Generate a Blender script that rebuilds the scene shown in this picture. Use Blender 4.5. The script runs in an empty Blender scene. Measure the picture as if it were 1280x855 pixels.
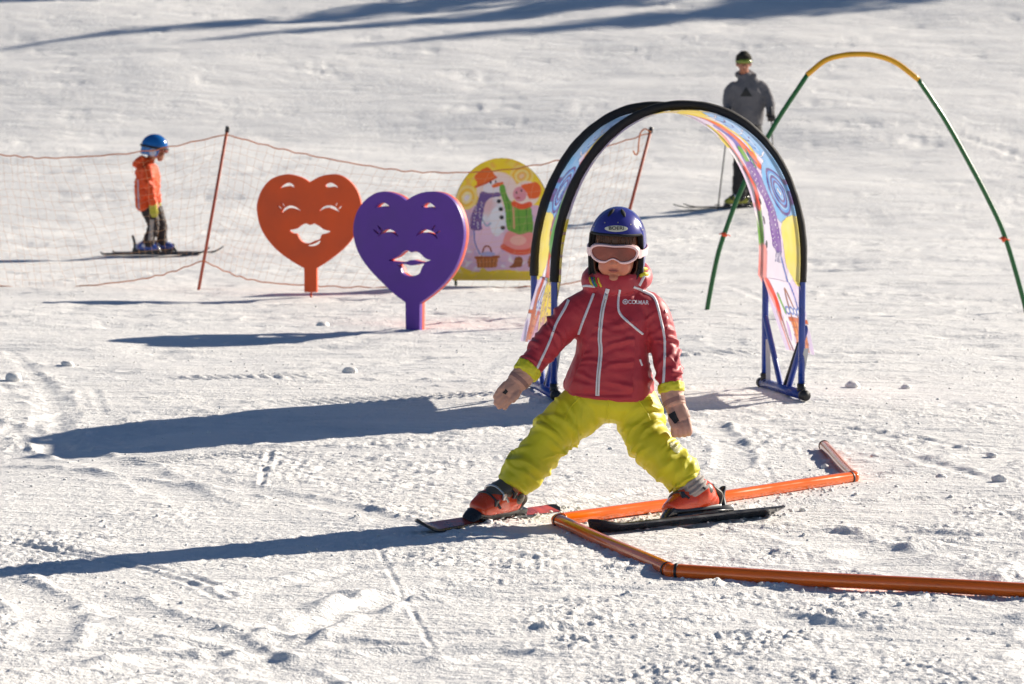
import bpy, bmesh, math, random
import numpy as np
from mathutils import Vector, Matrix
from mathutils.bvhtree import BVHTree

random.seed(7)
RNG = np.random.default_rng(7)
scene = bpy.context.scene
col = scene.collection

# ------------------------------------------------------------------ camera
cam_data = bpy.data.cameras.new('camera')
cam_data.lens = 100.0
cam_data.sensor_width = 36.0
cam_data.clip_start = 0.1
cam_data.clip_end = 2000.0
cam_data.dof.use_dof = True
cam_data.dof.focus_distance = 9.15
cam_data.dof.aperture_fstop = 9.0
cam = bpy.data.objects.new('camera', cam_data)
col.objects.link(cam)
cam.location = (0.0, 0.0, 1.27)
cam.rotation_euler = (math.radians(90.0 - 4.38), 0.0, 0.0)
scene.camera = cam

# ------------------------------------------------------------------ light
SUN_EL, SUN_AZ = math.radians(25.0), math.radians(58.0)     # azimuth from +Y towards +X
world = bpy.data.worlds.new('World')
scene.world = world
world.use_nodes = True
wn = world.node_tree
sky = wn.nodes.new('ShaderNodeTexSky')
sky.sky_type = 'NISHITA'
sky.sun_disc = False
sky.sun_elevation = SUN_EL
sky.sun_rotation = SUN_AZ
sky.altitude = 2600.0
sky.air_density = 1.0
sky.dust_density = 0.0
sky.ozone_density = 3.0
bg = wn.nodes['Background']
bg.inputs['Strength'].default_value = 0.05
wn.links.new(sky.outputs['Color'], bg.inputs['Color'])

sun_data = bpy.data.lights.new('sun', 'SUN')
sun_data.energy = 5.0
sun_data.angle = math.radians(0.53)
sun_data.color = (1.0, 0.905, 0.775)
sun = bpy.data.objects.new('sun', sun_data)
col.objects.link(sun)
SUN_DIR = Vector((math.sin(SUN_AZ) * math.cos(SUN_EL), math.cos(SUN_AZ) * math.cos(SUN_EL), math.sin(SUN_EL)))
sun.rotation_euler = SUN_DIR.to_track_quat('Z', 'Y').to_euler()
sun.location = (20, 12, 10)

scene.view_settings.view_transform = 'Standard'
scene.view_settings.look = 'None'
scene.view_settings.gamma = 1.0
scene.view_settings.use_curve_mapping = False
scene.view_settings.exposure = 0.70

# ------------------------------------------------------------------ noise
_pg = np.random.default_rng(11)
_PERM = np.concatenate([_pg.permutation(256)] * 3)
_ang = _pg.uniform(0, 2 * np.pi, 256)
_G2 = np.stack([np.cos(_ang), np.sin(_ang)], 1)
_g3 = _pg.normal(size=(256, 3))
_G3 = _g3 / np.linalg.norm(_g3, axis=1)[:, None]


def _fade(t):
    return t * t * t * (t * (t * 6 - 15) + 10)


def perlin2(x, y):
    xi = np.floor(x).astype(np.int64); yi = np.floor(y).astype(np.int64)
    xf = x - xi; yf = y - yi
    xi &= 255; yi &= 255
    u = _fade(xf); v = _fade(yf)

    def g(ix, iy, fx, fy):
        h = _PERM[_PERM[ix] + iy]
        return _G2[h, 0] * fx + _G2[h, 1] * fy
    n00 = g(xi, yi, xf, yf); n10 = g((xi + 1) & 255, yi, xf - 1, yf)
    n01 = g(xi, (yi + 1) & 255, xf, yf - 1); n11 = g((xi + 1) & 255, (yi + 1) & 255, xf - 1, yf - 1)
    a = n00 + u * (n10 - n00); b = n01 + u * (n11 - n01)
    return (a + v * (b - a)) * 1.5


def perlin3(p):
    pi = np.floor(p).astype(np.int64)
    pf = p - pi
    pi &= 255
    u = _fade(pf)
    out = 0
    for dx in (0, 1):
        for dy in (0, 1):
            for dz in (0, 1):
                h = _PERM[_PERM[_PERM[(pi[:, 0] + dx) & 255] + ((pi[:, 1] + dy) & 255)] + ((pi[:, 2] + dz) & 255)]
                g = _G3[h]
                d = g[:, 0] * (pf[:, 0] - dx) + g[:, 1] * (pf[:, 1] - dy) + g[:, 2] * (pf[:, 2] - dz)
                w = (u[:, 0] if dx else 1 - u[:, 0]) * (u[:, 1] if dy else 1 - u[:, 1]) * (u[:, 2] if dz else 1 - u[:, 2])
                out = out + w * d
    return out * 1.6


def sstep(a, b, x):
    t = np.clip((x - a) / (b - a), 0, 1)
    return t * t * (3 - 2 * t)

# ------------------------------------------------------------------ materials


def srgb(r, g, b):
    def f(c):
        c /= 255.0
        return c / 12.92 if c <= 0.04045 else ((c + 0.055) / 1.055) ** 2.4
    return (f(r), f(g), f(b))


def mat(name, color, rough=0.6, metallic=0.0, var=0.08, vscale=12.0, bump=0.0, bscale=80.0, coat=0.0, sheen=0.0,
        attr=None, translucent=0.0, spec=0.5):
    m = bpy.data.materials.new(name)
    m.use_nodes = True
    nt = m.node_tree
    p = nt.nodes['Principled BSDF']
    out = nt.nodes['Material Output']
    tc = nt.nodes.new('ShaderNodeTexCoord')
    if attr:
        ca = nt.nodes.new('ShaderNodeVertexColor')
        ca.layer_name = attr
        src = ca.outputs['Color']
    else:
        rgb = nt.nodes.new('ShaderNodeRGB')
        rgb.outputs[0].default_value = (*color, 1)
        src = rgb.outputs[0]
    if var > 0:
        nz = nt.nodes.new('ShaderNodeTexNoise')
        nz.inputs['Scale'].default_value = vscale
        nz.inputs['Detail'].default_value = 5.0
        nt.links.new(tc.outputs['Object'], nz.inputs['Vector'])
        mr = nt.nodes.new('ShaderNodeMapRange')
        mr.inputs['From Min'].default_value = 0.3
        mr.inputs['From Max'].default_value = 0.7
        mr.inputs['To Min'].default_value = 1.0 - var
        mr.inputs['To Max'].default_value = 1.0 + var
        nt.links.new(nz.outputs['Fac'], mr.inputs['Value'])
        vm = nt.nodes.new('ShaderNodeVectorMath')
        vm.operation = 'SCALE'
        nt.links.new(src, vm.inputs[0])
        nt.links.new(mr.outputs['Result'], vm.inputs['Scale'])
        src = vm.outputs[0]
        rr = nt.nodes.new('ShaderNodeMapRange')
        rr.inputs['From Min'].default_value = 0.3
        rr.inputs['From Max'].default_value = 0.7
        rr.inputs['To Min'].default_value = max(0.02, rough - 0.08)
        rr.inputs['To Max'].default_value = min(1.0, rough + 0.08)
        nt.links.new(nz.outputs['Fac'], rr.inputs['Value'])
        nt.links.new(rr.outputs['Result'], p.inputs['Roughness'])
    else:
        p.inputs['Roughness'].default_value = rough
    nt.links.new(src, p.inputs['Base Color'])
    p.inputs['Metallic'].default_value = metallic
    p.inputs['Specular IOR Level'].default_value = spec
    p.inputs['Coat Weight'].default_value = coat
    p.inputs['Coat Roughness'].default_value = 0.06
    p.inputs['Sheen Weight'].default_value = sheen
    if bump > 0:
        bz = nt.nodes.new('ShaderNodeTexNoise')
        bz.inputs['Scale'].default_value = bscale
        bz.inputs['Detail'].default_value = 4.0
        nt.links.new(tc.outputs['Object'], bz.inputs['Vector'])
        bp = nt.nodes.new('ShaderNodeBump')
        bp.inputs['Strength'].default_value = bump
        bp.inputs['Distance'].default_value = 0.004
        nt.links.new(bz.outputs['Fac'], bp.inputs['Height'])
        nt.links.new(bp.outputs['Normal'], p.inputs['Normal'])
    if translucent > 0:
        tr = nt.nodes.new('ShaderNodeBsdfTranslucent')
        nt.links.new(src, tr.inputs['Color'])
        mx = nt.nodes.new('ShaderNodeMixShader')
        mx.inputs[0].default_value = translucent
        nt.links.new(p.outputs[0], mx.inputs[1])
        nt.links.new(tr.outputs[0], mx.inputs[2])
        nt.links.new(mx.outputs[0], out.inputs['Surface'])
    return m

# ------------------------------------------------------------------ mesh helpers


def tag(o, label=None, cat=None, group=None, kind=None):
    if label: o['label'] = label
    if cat: o['category'] = cat
    if group: o['group'] = group
    if kind: o['kind'] = kind
    return o


def root_of(o):
    while o.parent:
        o = o.parent
    return o


def link(name, me, m=None, parent=None, base=None, smooth=True):
    """Link a mesh whose vertices are in metres of the place; the object's origin is the thing's base."""
    o = bpy.data.objects.new(name, me)
    col.objects.link(o)
    if parent is not None:
        org = Vector(root_of(parent).location)
        o.parent = parent
    else:
        org = Vector(base or (0, 0, 0))
        o.location = org
    me.transform(Matrix.Translation(-org))
    if m is not None:
        for k in (m if isinstance(m, (list, tuple)) else [m]):
            me.materials.append(k)
    if smooth:
        me.polygons.foreach_set('use_smooth', np.ones(len(me.polygons), dtype=bool))
    me.update()
    return o


def empty(name, loc, label=None, cat=None, group=None):
    o = bpy.data.objects.new(name, None)
    col.objects.link(o)
    o.location = loc
    o.empty_display_size = 0.1
    return tag(o, label, cat, group)


def catmull(pts, n):
    P = np.array(pts, float)
    if len(P) < 3:
        t = np.linspace(0, 1, n)[:, None]
        return P[0] * (1 - t) + P[-1] * t
    Q = np.vstack([2 * P[0] - P[1], P, 2 * P[-1] - P[-2]])
    out = []
    k = len(P) - 1
    for u in np.linspace(0, k, n):
        i = min(int(u), k - 1); t = u - i
        p0, p1, p2, p3 = Q[i], Q[i + 1], Q[i + 2], Q[i + 3]
        out.append(0.5 * ((2 * p1) + (p2 - p0) * t + (2 * p0 - 5 * p1 + 4 * p2 - p3) * t * t + (3 * p1 - p0 - 3 * p2 + p3) * t ** 3))
    return np.array(out)


class MB:
    def __init__(self):
        self.v = []; self.f = []; self.mi = []; self.cur = 0

    def add(self, verts, faces, M=None):
        o = len(self.v)
        for p in verts:
            q = Vector(p)
            self.v.append(tuple(M @ q) if M is not None else tuple(q))
        for f in faces:
            self.f.append(tuple(i + o for i in f)); self.mi.append(self.cur)
        return self

    def box(self, c, s, M=None, rz=0.0, bev=0.0):
        b = bmesh.new()
        bmesh.ops.create_cube(b, size=1.0)
        bmesh.ops.scale(b, vec=Vector(s), verts=b.verts)
        if bev > 0:
            bmesh.ops.bevel(b, geom=list(b.edges), offset=bev, segments=2, affect='EDGES', profile=0.6)
        R = Matrix.Translation(Vector(c)) @ Matrix.Rotation(rz, 4, 'Z')
        b.verts.index_update()
        vs = [tuple(R @ v.co) for v in b.verts]
        fs = [tuple(v.index for v in f.verts) for f in b.faces]
        b.free()
        return self.add(vs, fs, M)

    def sweep(self, pts, n=None, seg=18, D=(0, 1, 0), cap=0.5, M=None, spline=True, expo=2.0):
        """pts: (x, y, z, r_lateral, r_depth); rounded ends."""
        P = np.array([list(p) + ([p[3]] if len(p) == 4 else []) for p in pts], float)
        if spline:
            P = catmull(P, n or max(6, len(P) * 5))
        C = P[:, :3]; R = np.maximum(P[:, 3:5], 1e-4)
        T = np.gradient(C, axis=0)
        T /= np.linalg.norm(T, axis=1)[:, None] + 1e-12
        D = np.array(D, float)
        rings = []
        if cap > 0:
            for k in (0.97, 0.8, 0.5):
                a = math.sqrt(1 - k * k)
                rings.append((C[0] - T[0] * R[0].mean() * k * cap, R[0] * a, T[0]))
        for i in range(len(C)):
            rings.append((C[i], R[i], T[i]))
        if cap > 0:
            for k in (0.5, 0.8, 0.97):
                a = math.sqrt(1 - k * k)
                rings.append((C[-1] + T[-1] * R[-1].mean() * k * cap, R[-1] * a, T[-1]))
        vs = []
        th = np.linspace(0, 2 * np.pi, seg, endpoint=False)
        cs, sn = np.cos(th), np.sin(th)
        if expo != 2.0:
            cs = np.sign(cs) * np.abs(cs) ** (2 / expo); sn = np.sign(sn) * np.abs(sn) ** (2 / expo)
        for c, r, t in rings:
            d = D - t * np.dot(D, t)
            d /= np.linalg.norm(d) + 1e-12
            l = np.cross(d, t)
            vs += [tuple(c + l * r[0] * a + d * r[1] * b) for a, b in zip(cs, sn)]
        nr = len(rings)
        fs = []
        for i in range(nr - 1):
            for j in range(seg):
                k = (j + 1) % seg
                fs.append((i * seg + j, i * seg + k, (i + 1) * seg + k, (i + 1) * seg + j))
        fs.append(tuple(range(seg - 1, -1, -1)))
        fs.append(tuple((nr - 1) * seg + j for j in range(seg)))
        return self.add(vs, fs, M)

    def tube(self, pts, r, seg=10, n=None, M=None, spline=False, cap=0.0):
        P = [tuple(p) + (r, r) for p in pts]
        T = np.array(P[-1][:3]) - np.array(P[0][:3])
        D = (0, 1, 0) if abs(T[1]) < 0.9 * np.linalg.norm(T) + 1e-9 else (0, 0, 1)
        return self.sweep(P, n=n, seg=seg, D=D, cap=cap, M=M, spline=spline)

    def ball(self, c, r, seg=16, M=None):
        r = (r, r, r) if isinstance(r, (int, float)) else r
        b = bmesh.new()
        bmesh.ops.create_uvsphere(b, u_segments=seg, v_segments=seg // 2 + 2, radius=1.0)
        b.verts.index_update()
        vs = [(c[0] + v.co.x * r[0], c[1] + v.co.y * r[1], c[2] + v.co.z * r[2]) for v in b.verts]
        fs = [tuple(v.index for v in f.verts) for f in b.faces]
        b.free()
        return self.add(vs, fs, M)

    def mesh(self, name):
        me = bpy.data.meshes.new(name)
        me.from_pydata(self.v, [], self.f)
        if any(self.mi):
            me.polygons.foreach_set('material_index', self.mi)
        me.update()
        return me

    def build(self, name, m=None, parent=None, base=None, smooth=True):
        return link(name, self.mesh(name), m, parent, base, smooth)


def angle_smooth(o, deg=35):
    """Smooth shading with creases kept on edges sharper than deg."""
    me = o.data
    b = bmesh.new(); b.from_mesh(me)
    lim = math.radians(deg)
    for e in b.edges:
        e.smooth = not (len(e.link_faces) == 2 and e.calc_face_angle(0) > lim)
    for f in b.faces:
        f.smooth = True
    b.to_mesh(me); b.free()
    return o


def fused(name, mb, voxel, smooth=4, factor=0.5):
    """Fuse the swept volumes into one continuous surface."""
    me = mb.mesh(name + '_raw')
    t = bpy.data.objects.new(name + '_raw', me)
    col.objects.link(t)
    r = t.modifiers.new('r', 'REMESH'); r.mode = 'VOXEL'; r.voxel_size = voxel
    if smooth:
        s = t.modifiers.new('s', 'SMOOTH'); s.iterations = smooth; s.factor = factor
    dg = bpy.context.evaluated_depsgraph_get()
    out = bpy.data.meshes.new_from_object(t.evaluated_get(dg))
    out.name = name
    bpy.data.objects.remove(t); bpy.data.meshes.remove(me)
    return out


def get_co(me):
    a = np.empty(len(me.vertices) * 3); me.vertices.foreach_get('co', a)
    return a.reshape(-1, 3)


def get_no(me):
    a = np.empty(len(me.vertices) * 3); me.vertices.foreach_get('normal', a)
    return a.reshape(-1, 3)


def displace(me, fn):
    c = get_co(me); n = get_no(me)
    d = fn(c, n)
    me.vertices.foreach_set('co', (c + n * d[:, None]).ravel()); me.update()


def limb_coords(c, paths):
    """distance along the nearest limb path, and which path"""
    best = np.full(len(c), 1e9); s_out = np.zeros(len(c)); tv = np.zeros((len(c), 3)); which = np.zeros(len(c), int)
    for k, P in enumerate(paths):
        P = np.array(P, float)[:, :3]; acc = 0.0
        for a, b in zip(P[:-1], P[1:]):
            ab = b - a; L = np.linalg.norm(ab)
            t = np.clip(((c - a) @ ab) / (L * L), 0, 1)
            d = np.linalg.norm(c - (a + t[:, None] * ab), axis=1)
            m = d < best
            best[m] = d[m]; s_out[m] = acc + t[m] * L; tv[m] = ab / L; which[m] = k
            acc += L
    return s_out, best, tv, which


def folds(c, n, paths, amp=0.006, freq=38.0, around=9.0, seed=0.0):
    """cloth folds: ridges running round the limb, broken up unevenly"""
    s, d, t, w = limb_coords(c, paths)
    warp = perlin3(c * 14 + seed) * 0.035 + perlin3(c * 6 + seed + 9) * 0.05
    q = c * around + w[:, None] * 17.3
    a = q - t * np.sum(q * t, axis=1)[:, None]
    p = a + t * ((s + warp) * freq)[:, None] + seed
    r1 = 1 - np.abs(perlin3(p)) * 2.2
    p2 = a * 1.7 + t * ((s - warp * 1.3) * freq * 2.1)[:, None] + seed + 31
    r2 = 1 - np.abs(perlin3(p2)) * 2.0
    mask = 0.45 + 0.55 * sstep(-0.25, 0.35, perlin3(c * 9 + seed + 50))
    return amp * (r1 * 0.65 + r2 * 0.35 - 0.45) * mask


def creases(c, path, specs, reach=0.14, seed=0.0):
    """single folds of cloth across a limb: (s along limb, angle from the front, angular half width, tilt, width, height)"""
    P = np.array(path, float)[:, :3]
    best = np.full(len(c), 1e9); s_ = np.zeros(len(c)); rad = np.zeros((len(c), 3)); tg = np.zeros((len(c), 3)); acc = 0.0
    for a, b in zip(P[:-1], P[1:]):
        ab = b - a; L = np.linalg.norm(ab)
        t = np.clip(((c - a) @ ab) / (L * L), 0, 1); r = c - (a + t[:, None] * ab); d = np.linalg.norm(r, axis=1); m = d < best
        best[m] = d[m]; s_[m] = acc + t[m] * L; rad[m] = r[m]; tg[m] = ab / L; acc += L
    f = np.array([0, -1.0, 0]); F = f - tg * (tg @ f)[:, None]; F /= np.linalg.norm(F, axis=1)[:, None] + 1e-9
    S = np.cross(tg, F)
    th = np.arctan2(np.sum(rad * S, 1), np.sum(rad * F, 1))
    out = np.zeros(len(c)); near = sstep(reach, reach * .75, best)
    wob = perlin3(c * 16 + seed) * 0.010 + perlin3(c * 40 + seed) * 0.003
    for (s0, t0, ext, tilt, w, h) in specs:
        dth = (th - t0 + np.pi) % (2 * np.pi) - np.pi
        ds = s_ - s0 - tilt * dth - 0.010 * dth * dth + wob
        win = sstep(ext, ext * .25, np.abs(dth))
        out += h * win * (np.exp(-np.sqrt((ds / w) ** 2 + .06)) * 1.25 - 0.55 * np.exp(-((ds - 2.0 * w) / (1.2 * w)) ** 2) - 0.35 * np.exp(-((ds + 2.0 * w) / (1.2 * w)) ** 2))
    return out * near


def obj_bvh(o):
    me = o.data
    off = Vector(root_of(o).location)
    vs = [v.co + off for v in me.vertices]
    return BVHTree.FromPolygons(vs, [tuple(p.vertices) for p in me.polygons])


def cast(bvh, x, z, y0=None, d=(0, 1, 0), back=None):
    h = bvh.ray_cast(Vector((x, y0, z)), Vector(d))
    return h


def ribbon(name, bvh, path, width, m, parent, y0, lift=0.0022, n=40, tip=False):
    """a sewn strip lying on the cloth, found by dropping its line onto the surface"""
    P = catmull([(p[0], 0, p[1]) for p in path], n)
    T = np.gradient(P, axis=0); T /= np.linalg.norm(T, axis=1)[:, None] + 1e-12
    mb = MB(); rows = []
    for p, t in zip(P, T):
        l = np.array([-t[2], 0, t[0]])
        row = []
        for k, up in ((-0.5, -0.4), (-0.42, 1), (0, 1.25), (0.42, 1), (0.5, -0.4)):
            q = p + l * width * k
            h = bvh.ray_cast(Vector((q[0], y0, q[2])), Vector((0, 1, 0)))
            if h[0] is None:
                row = None; break
            row.append(tuple(h[0] + h[1] * lift * up))
        if row: rows.append(row)
    if len(rows) < 2:
        return None
    vs = [v for r in rows for v in r]
    fs = []
    for i in range(len(rows) - 1):
        if (Vector(rows[i][2]) - Vector(rows[i + 1][2])).length > 0.06:
            continue
        for j in range(4):
            fs.append((i * 5 + j, i * 5 + j + 1, (i + 1) * 5 + j + 1, (i + 1) * 5 + j))
    mb.add(vs, fs)
    return mb.build(name, m, parent)


def text_mesh(body, size, bold=0.0):
    cu = bpy.data.curves.new('t', 'FONT')
    cu.body = body; cu.size = size; cu.align_x = 'CENTER'; cu.align_y = 'CENTER'; cu.offset = bold
    o = bpy.data.objects.new('t', cu); col.objects.link(o)
    dg = bpy.context.evaluated_depsgraph_get(); dg.update()
    me = bpy.data.meshes.new_from_object(o.evaluated_get(dg))
    bpy.data.objects.remove(o); bpy.data.curves.remove(cu)
    return me


def decal(name, me, bvh, cx, cz, y0, m, parent, lift=0.0015, rot=0.0, sx=1.0):
    """drop a flat mesh (x, y) onto a surface seen from the front"""
    ca, sa = math.cos(rot), math.sin(rot)
    for v in me.vertices:
        x, y = v.co.x * sx, v.co.y
        h = bvh.ray_cast(Vector((cx + x * ca - y * sa, y0, cz + x * sa + y * ca)), Vector((0, 1, 0)))
        if h[0] is not None:
            v.co = h[0] + h[1] * lift
        else:
            v.co = Vector((cx + x * ca - y * sa, y0 + 0.1, cz + x * sa + y * ca))
    me.update()
    return link(name, me, m, parent, smooth=False)


def disc_mesh(a, b, n=28, rings=3):
    vs = [(0, 0, 0)]; fs = []
    for r in range(1, rings + 1):
        for k in range(n):
            t = 2 * math.pi * k / n
            vs.append((a * r / rings * math.cos(t), b * r / rings * math.sin(t), 0))
    for k in range(n):
        fs.append((0, 1 + k, 1 + (k + 1) % n))
    for r in range(rings - 1):
        for k in range(n):
            a0 = 1 + r * n + k; a1 = 1 + r * n + (k + 1) % n
            fs.append((a0, a0 + n, a1 + n, a1))
    me = bpy.data.meshes.new('d'); me.from_pydata(vs, [], fs); me.update()
    return me


def outline_mesh(outer, holes, depth, bevel=0.0):
    """a flat board cut to an outline, holes cut right through (x, z in metres, thickness along y, front at y = 0)"""
    cu = bpy.data.curves.new('o', 'CURVE')
    cu.dimensions = '2D'; cu.fill_mode = 'BOTH'; cu.extrude = depth / 2 - bevel; cu.bevel_depth = bevel; cu.bevel_resolution = 1
    for poly in [outer] + holes:
        sp = cu.splines.new('POLY')
        sp.points.add(len(poly) - 1)
        for q, p in zip(sp.points, poly):
            q.co = (p[0], p[1], 0, 1)
        sp.use_cyclic_u = True
    o = bpy.data.objects.new('o', cu); col.objects.link(o)
    dg = bpy.context.evaluated_depsgraph_get(); dg.update()
    me = bpy.data.meshes.new_from_object(o.evaluated_get(dg))
    bpy.data.objects.remove(o); bpy.data.curves.remove(cu)
    c = get_co(me)
    c2 = np.stack([c[:, 0], -c[:, 2] + depth / 2, c[:, 1]], 1)
    me.vertices.foreach_set('co', c2.ravel()); me.update()
    return me


def smooth_closed(pts, n):
    P = list(pts)
    Q = catmull(P[-2:] + P + P[:2], (len(P) + 3) * n + 1)
    return [tuple(q) for q in Q[2 * n:2 * n + len(P) * n]]

# ------------------------------------------------------------------ snow ground
def slope_z(y):
    d = np.clip(y - 26.0, 0, 15.0)
    return 0.005 * d * d + 0.20 * np.clip(y - 41.0, 0, None)


def macro(x, y):
    """swells of the piste (m)"""
    calm = 1 - 0.8 * sstep(3.2, 1.6, np.hypot((x - 0.6) * 0.75, y - 9.2))
    far = sstep(20, 40, y)
    n = perlin2(x * 0.33 + 3.1, y * 0.27 + 8.2) * 0.035 + perlin2(x * 0.9 + 11.7, y * 0.7 + 2.4) * 0.014
    n += far * (perlin2(x * 0.13 + 40, y * 0.21 + 17) * 0.16 + perlin2(x * 0.4 + 4, y * 0.6 + 51) * 0.035)
    n = n - 0.075 * np.exp(-((x + 1.9) / 1.3) ** 2 - ((y - 11.2) / 1.1) ** 2)
    return slope_z(y) + n * calm


def gz(x, y):
    return float(macro(np.array([float(x)]), np.array([float(y)]))[0])


TRACKS = [  # (points in metres, half width, depth, spacing of the second groove)
    ([(0.79, 11.7), (0.93, 10.98), (0.931, 10.11), (0.86, 9.9)], 0.010, 0.0025, 0.0),
    ([(1.36, 12.02), (1.67, 11.55), (1.78, 11.07)], 0.025, 0.010, 0.0),
    ([(-0.62, 6.7), (-0.568, 6.893), (-0.456, 7.291), (-0.302, 7.604), (-0.175, 7.696), (0.1, 7.72)], 0.04, 0.010, 0.0),
    ([(-0.75, 7.6), (-0.581, 7.874), (-0.457, 8.06), (-0.361, 8.209)], 0.045, 0.008, 0.0),
    ([(-3.02, 16.73), (-2.5, 14.8), (-2.12, 13.07), (-1.87, 11.7), (-1.6, 10.6)], 0.035, 0.004, 0.0),
    ([(-2.06, 13.9), (-1.8, 12.5)], 0.02, 0.003, 0.0),
    ([(-0.968, 11.41), (-0.908, 10.35), (-0.882, 9.889)], 0.005, 0.006, 0.0),
    ([(-0.08, 9.0), (0.3, 9.62), (0.62, 10.0), (1.3, 10.3), (2.2, 10.4)], 0.018, 0.005, 0.0),
    ([(0.57, 9.25), (0.95, 9.6), (1.6, 9.8), (2.4, 9.8)], 0.016, 0.005, 0.0),
    ([(1.52, 10.99), (1.62, 10.59), (1.72, 10.11)], 0.035, 0.010, 0.0),
    ([(-1.9, 8.9), (-1.38, 8.4), (-1.0, 8.0), (-0.7, 7.4)], 0.014, 0.005, 0.05),
]
_tr = np.random.default_rng(5)
for _i in range(170):
    y0 = 6.3 * (34.0 / 6.3) ** _tr.random()
    x0 = _tr.uniform(-1, 1) * 0.21 * y0
    a = _tr.normal(math.pi if _tr.random() < .5 else 0.0, 0.5)
    L = _tr.uniform(0.5, 3.6) * (0.6 + y0 / 14)
    cur = _tr.normal(0, 0.12)
    if abs(x0 - .5) < .9 and 8.2 < y0 < 9.5 or y0 < 8.6: continue
    pts = []
    for k in range(6):
        s = k / 5 * L
        pts.append((x0 + s * math.cos(a + cur * s * .5), y0 + s * math.sin(a + cur * s * .5)))
    TRACKS.append((pts, _tr.uniform(0.006, 0.028) * (0.8 + y0 / 25), _tr.uniform(0.004, 0.009) * (0.8 + y0 / 30) * (0.30 if y0 < 10 else 0.5 if y0 < 18 else 0.85), 0.06 if _tr.random() < .3 else 0.0))

u_c = np.linspace(-1, 1, 760)
tail = np.geomspace(1.012, 60.0, 24)
U = np.concatenate([-tail[::-1], u_c, tail])
Y = list(np.linspace(-60, 4.0, 12)) + list(np.linspace(4.4, 5.75, 8))
y = 5.8
while y < 62:
    Y.append(y); y += min(1.65e-4 * y * y, 0.16)
while y < 420:
    Y.append(y); y *= 1.03; y += 0.1
Y = np.array(Y)
half = 0.18 * np.maximum(Y, 5.0) * 1.16 + 0.25
XX = half[:, None] * U[None, :]
YY = np.repeat(Y[:, None], len(U), 1)
dY = np.gradient(Y)
DX = np.gradient(XX, axis=1)
SP = np.maximum(DX, dY[:, None] * 0.75)

Z = macro(XX, YY)
inview = SP < 0.35


def octave(wl, amp, seed, ridge=0.0, ax=1.0):
    w = sstep(1.6, 3.2, wl / SP)
    n = perlin2(XX / wl * ax + seed * 3.7, YY / wl + seed * 5.1)
    if ridge:
        n = 1 - 2 * np.abs(n) - 0.4
    return n * amp * w


patch = sstep(-0.28, 0.30, perlin2(XX * 0.9 + 21, YY * 0.55 + 4) + 0.5 * perlin2(XX * 2.3 + 7, YY * 1.3 + 9))
patch = patch * (0.35 + 0.65 * sstep(-0.3, 0.2, perlin2(XX * 4.1 + 60, YY * 2.6 + 15)))
patch = 0.10 + 1.35 * patch
# bands scraped smooth by skis, their edges thrown up a little
_bd = np.random.default_rng(17)
BANDS = [([(-0.75, 6.5), (-0.6, 6.9), (-0.456, 7.29), (-0.302, 7.6), (-0.1, 7.75), (0.3, 7.75)], 0.07), ([(-1.3, 7.0), (-0.9, 7.5), (-0.581, 7.874), (-0.38, 8.2)], 0.08),
         ([(-2.6, 15.0), (-2.12, 13.07), (-1.87, 11.7), (-1.3, 10.2), (-0.9, 9.0)], 0.10), ([(-1.2, 10.3), (-0.6, 9.4), (-0.3, 8.9)], 0.07), ([(-0.05, 9.1), (0.35, 9.7), (1.1, 10.2), (2.3, 10.5)], 0.06),
         ([(0.6, 9.15), (1.0, 9.5), (1.7, 9.65), (2.5, 9.6)], 0.05), ([(0.5, 7.5), (0.9, 7.1), (1.5, 7.0)], 0.09), ([(0.95, 8.5), (1.3, 8.45), (1.9, 8.6)], 0.09), ([(-1.9, 8.3), (-1.3, 7.6), (-1.1, 6.6)], 0.08)]
for _i in range(44):
    y0 = 6.5 * (30.0 / 6.5) ** _bd.random(); x0 = _bd.uniform(-1, 1) * 0.2 * y0; a = _bd.normal(0.0, 0.7); cu_ = _bd.normal(0, 0.14); L = _bd.uniform(0.8, 3.0) * (0.6 + y0 / 16)
    BANDS.append(([(x0 + (k / 5 - .5) * L * math.cos(a + cu_ * k / 5 * L), y0 + (k / 5 - .5) * L * math.sin(a + cu_ * k / 5 * L)) for k in range(6)], _bd.uniform(0.04, 0.13) * (0.8 + y0 / 25)))
edge = np.zeros_like(Z)
for pts, hw in BANDS:
    P = catmull([(p_[0], p_[1], 0) for p_ in pts], 18)[:, :2]
    x0, y0 = P.min(0) - hw * 3; x1, y1 = P.max(0) + hw * 3
    r0, r1 = np.searchsorted(Y, [y0, y1])
    sx = XX[r0:r1]; sy = YY[r0:r1]; m = (sx > x0) & (sx < x1)
    if r1 <= r0 or not m.any(): continue
    px_, py_ = sx[m], sy[m]; d = np.full(len(px_), 1e9); tt_ = np.zeros(len(px_))
    for k in range(len(P) - 1):
        a, b = P[k], P[k + 1]; ab = b - a
        t = np.clip(((px_ - a[0]) * ab[0] + (py_ - a[1]) * ab[1]) / (ab @ ab + 1e-12), 0, 1)
        dd = np.hypot(px_ - a[0] - t * ab[0], py_ - a[1] - t * ab[1]); w = dd < d; d[w] = dd[w]; tt_[w] = (k + t[w]) / (len(P) - 1)
    en = sstep(0, .2, tt_) * sstep(1, .8, tt_)
    d = d + hw * 0.35 * perlin2(px_ * 5 + 9, py_ * 5)
    pp = patch[r0:r1]; pp[m] *= 1 - 0.88 * en * np.exp(-(d / hw) ** 4)
    ee = edge[r0:r1]; ee[m] += en * (0.007 * np.exp(-((d - hw * 1.15) / (hw * .22 + .006)) ** 2) * np.clip(.5 + 1.3 * perlin2(px_ * 8, py_ * 8), 0, 2) - 0.006 * np.exp(-(d / hw) ** 4))
Z += edge
nearm = sstep(26, 11, YY)
Z += octave(1.1, 0.008, 1) + octave(0.45, 0.0050, 2) * (0.5 + patch * .6)
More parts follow.
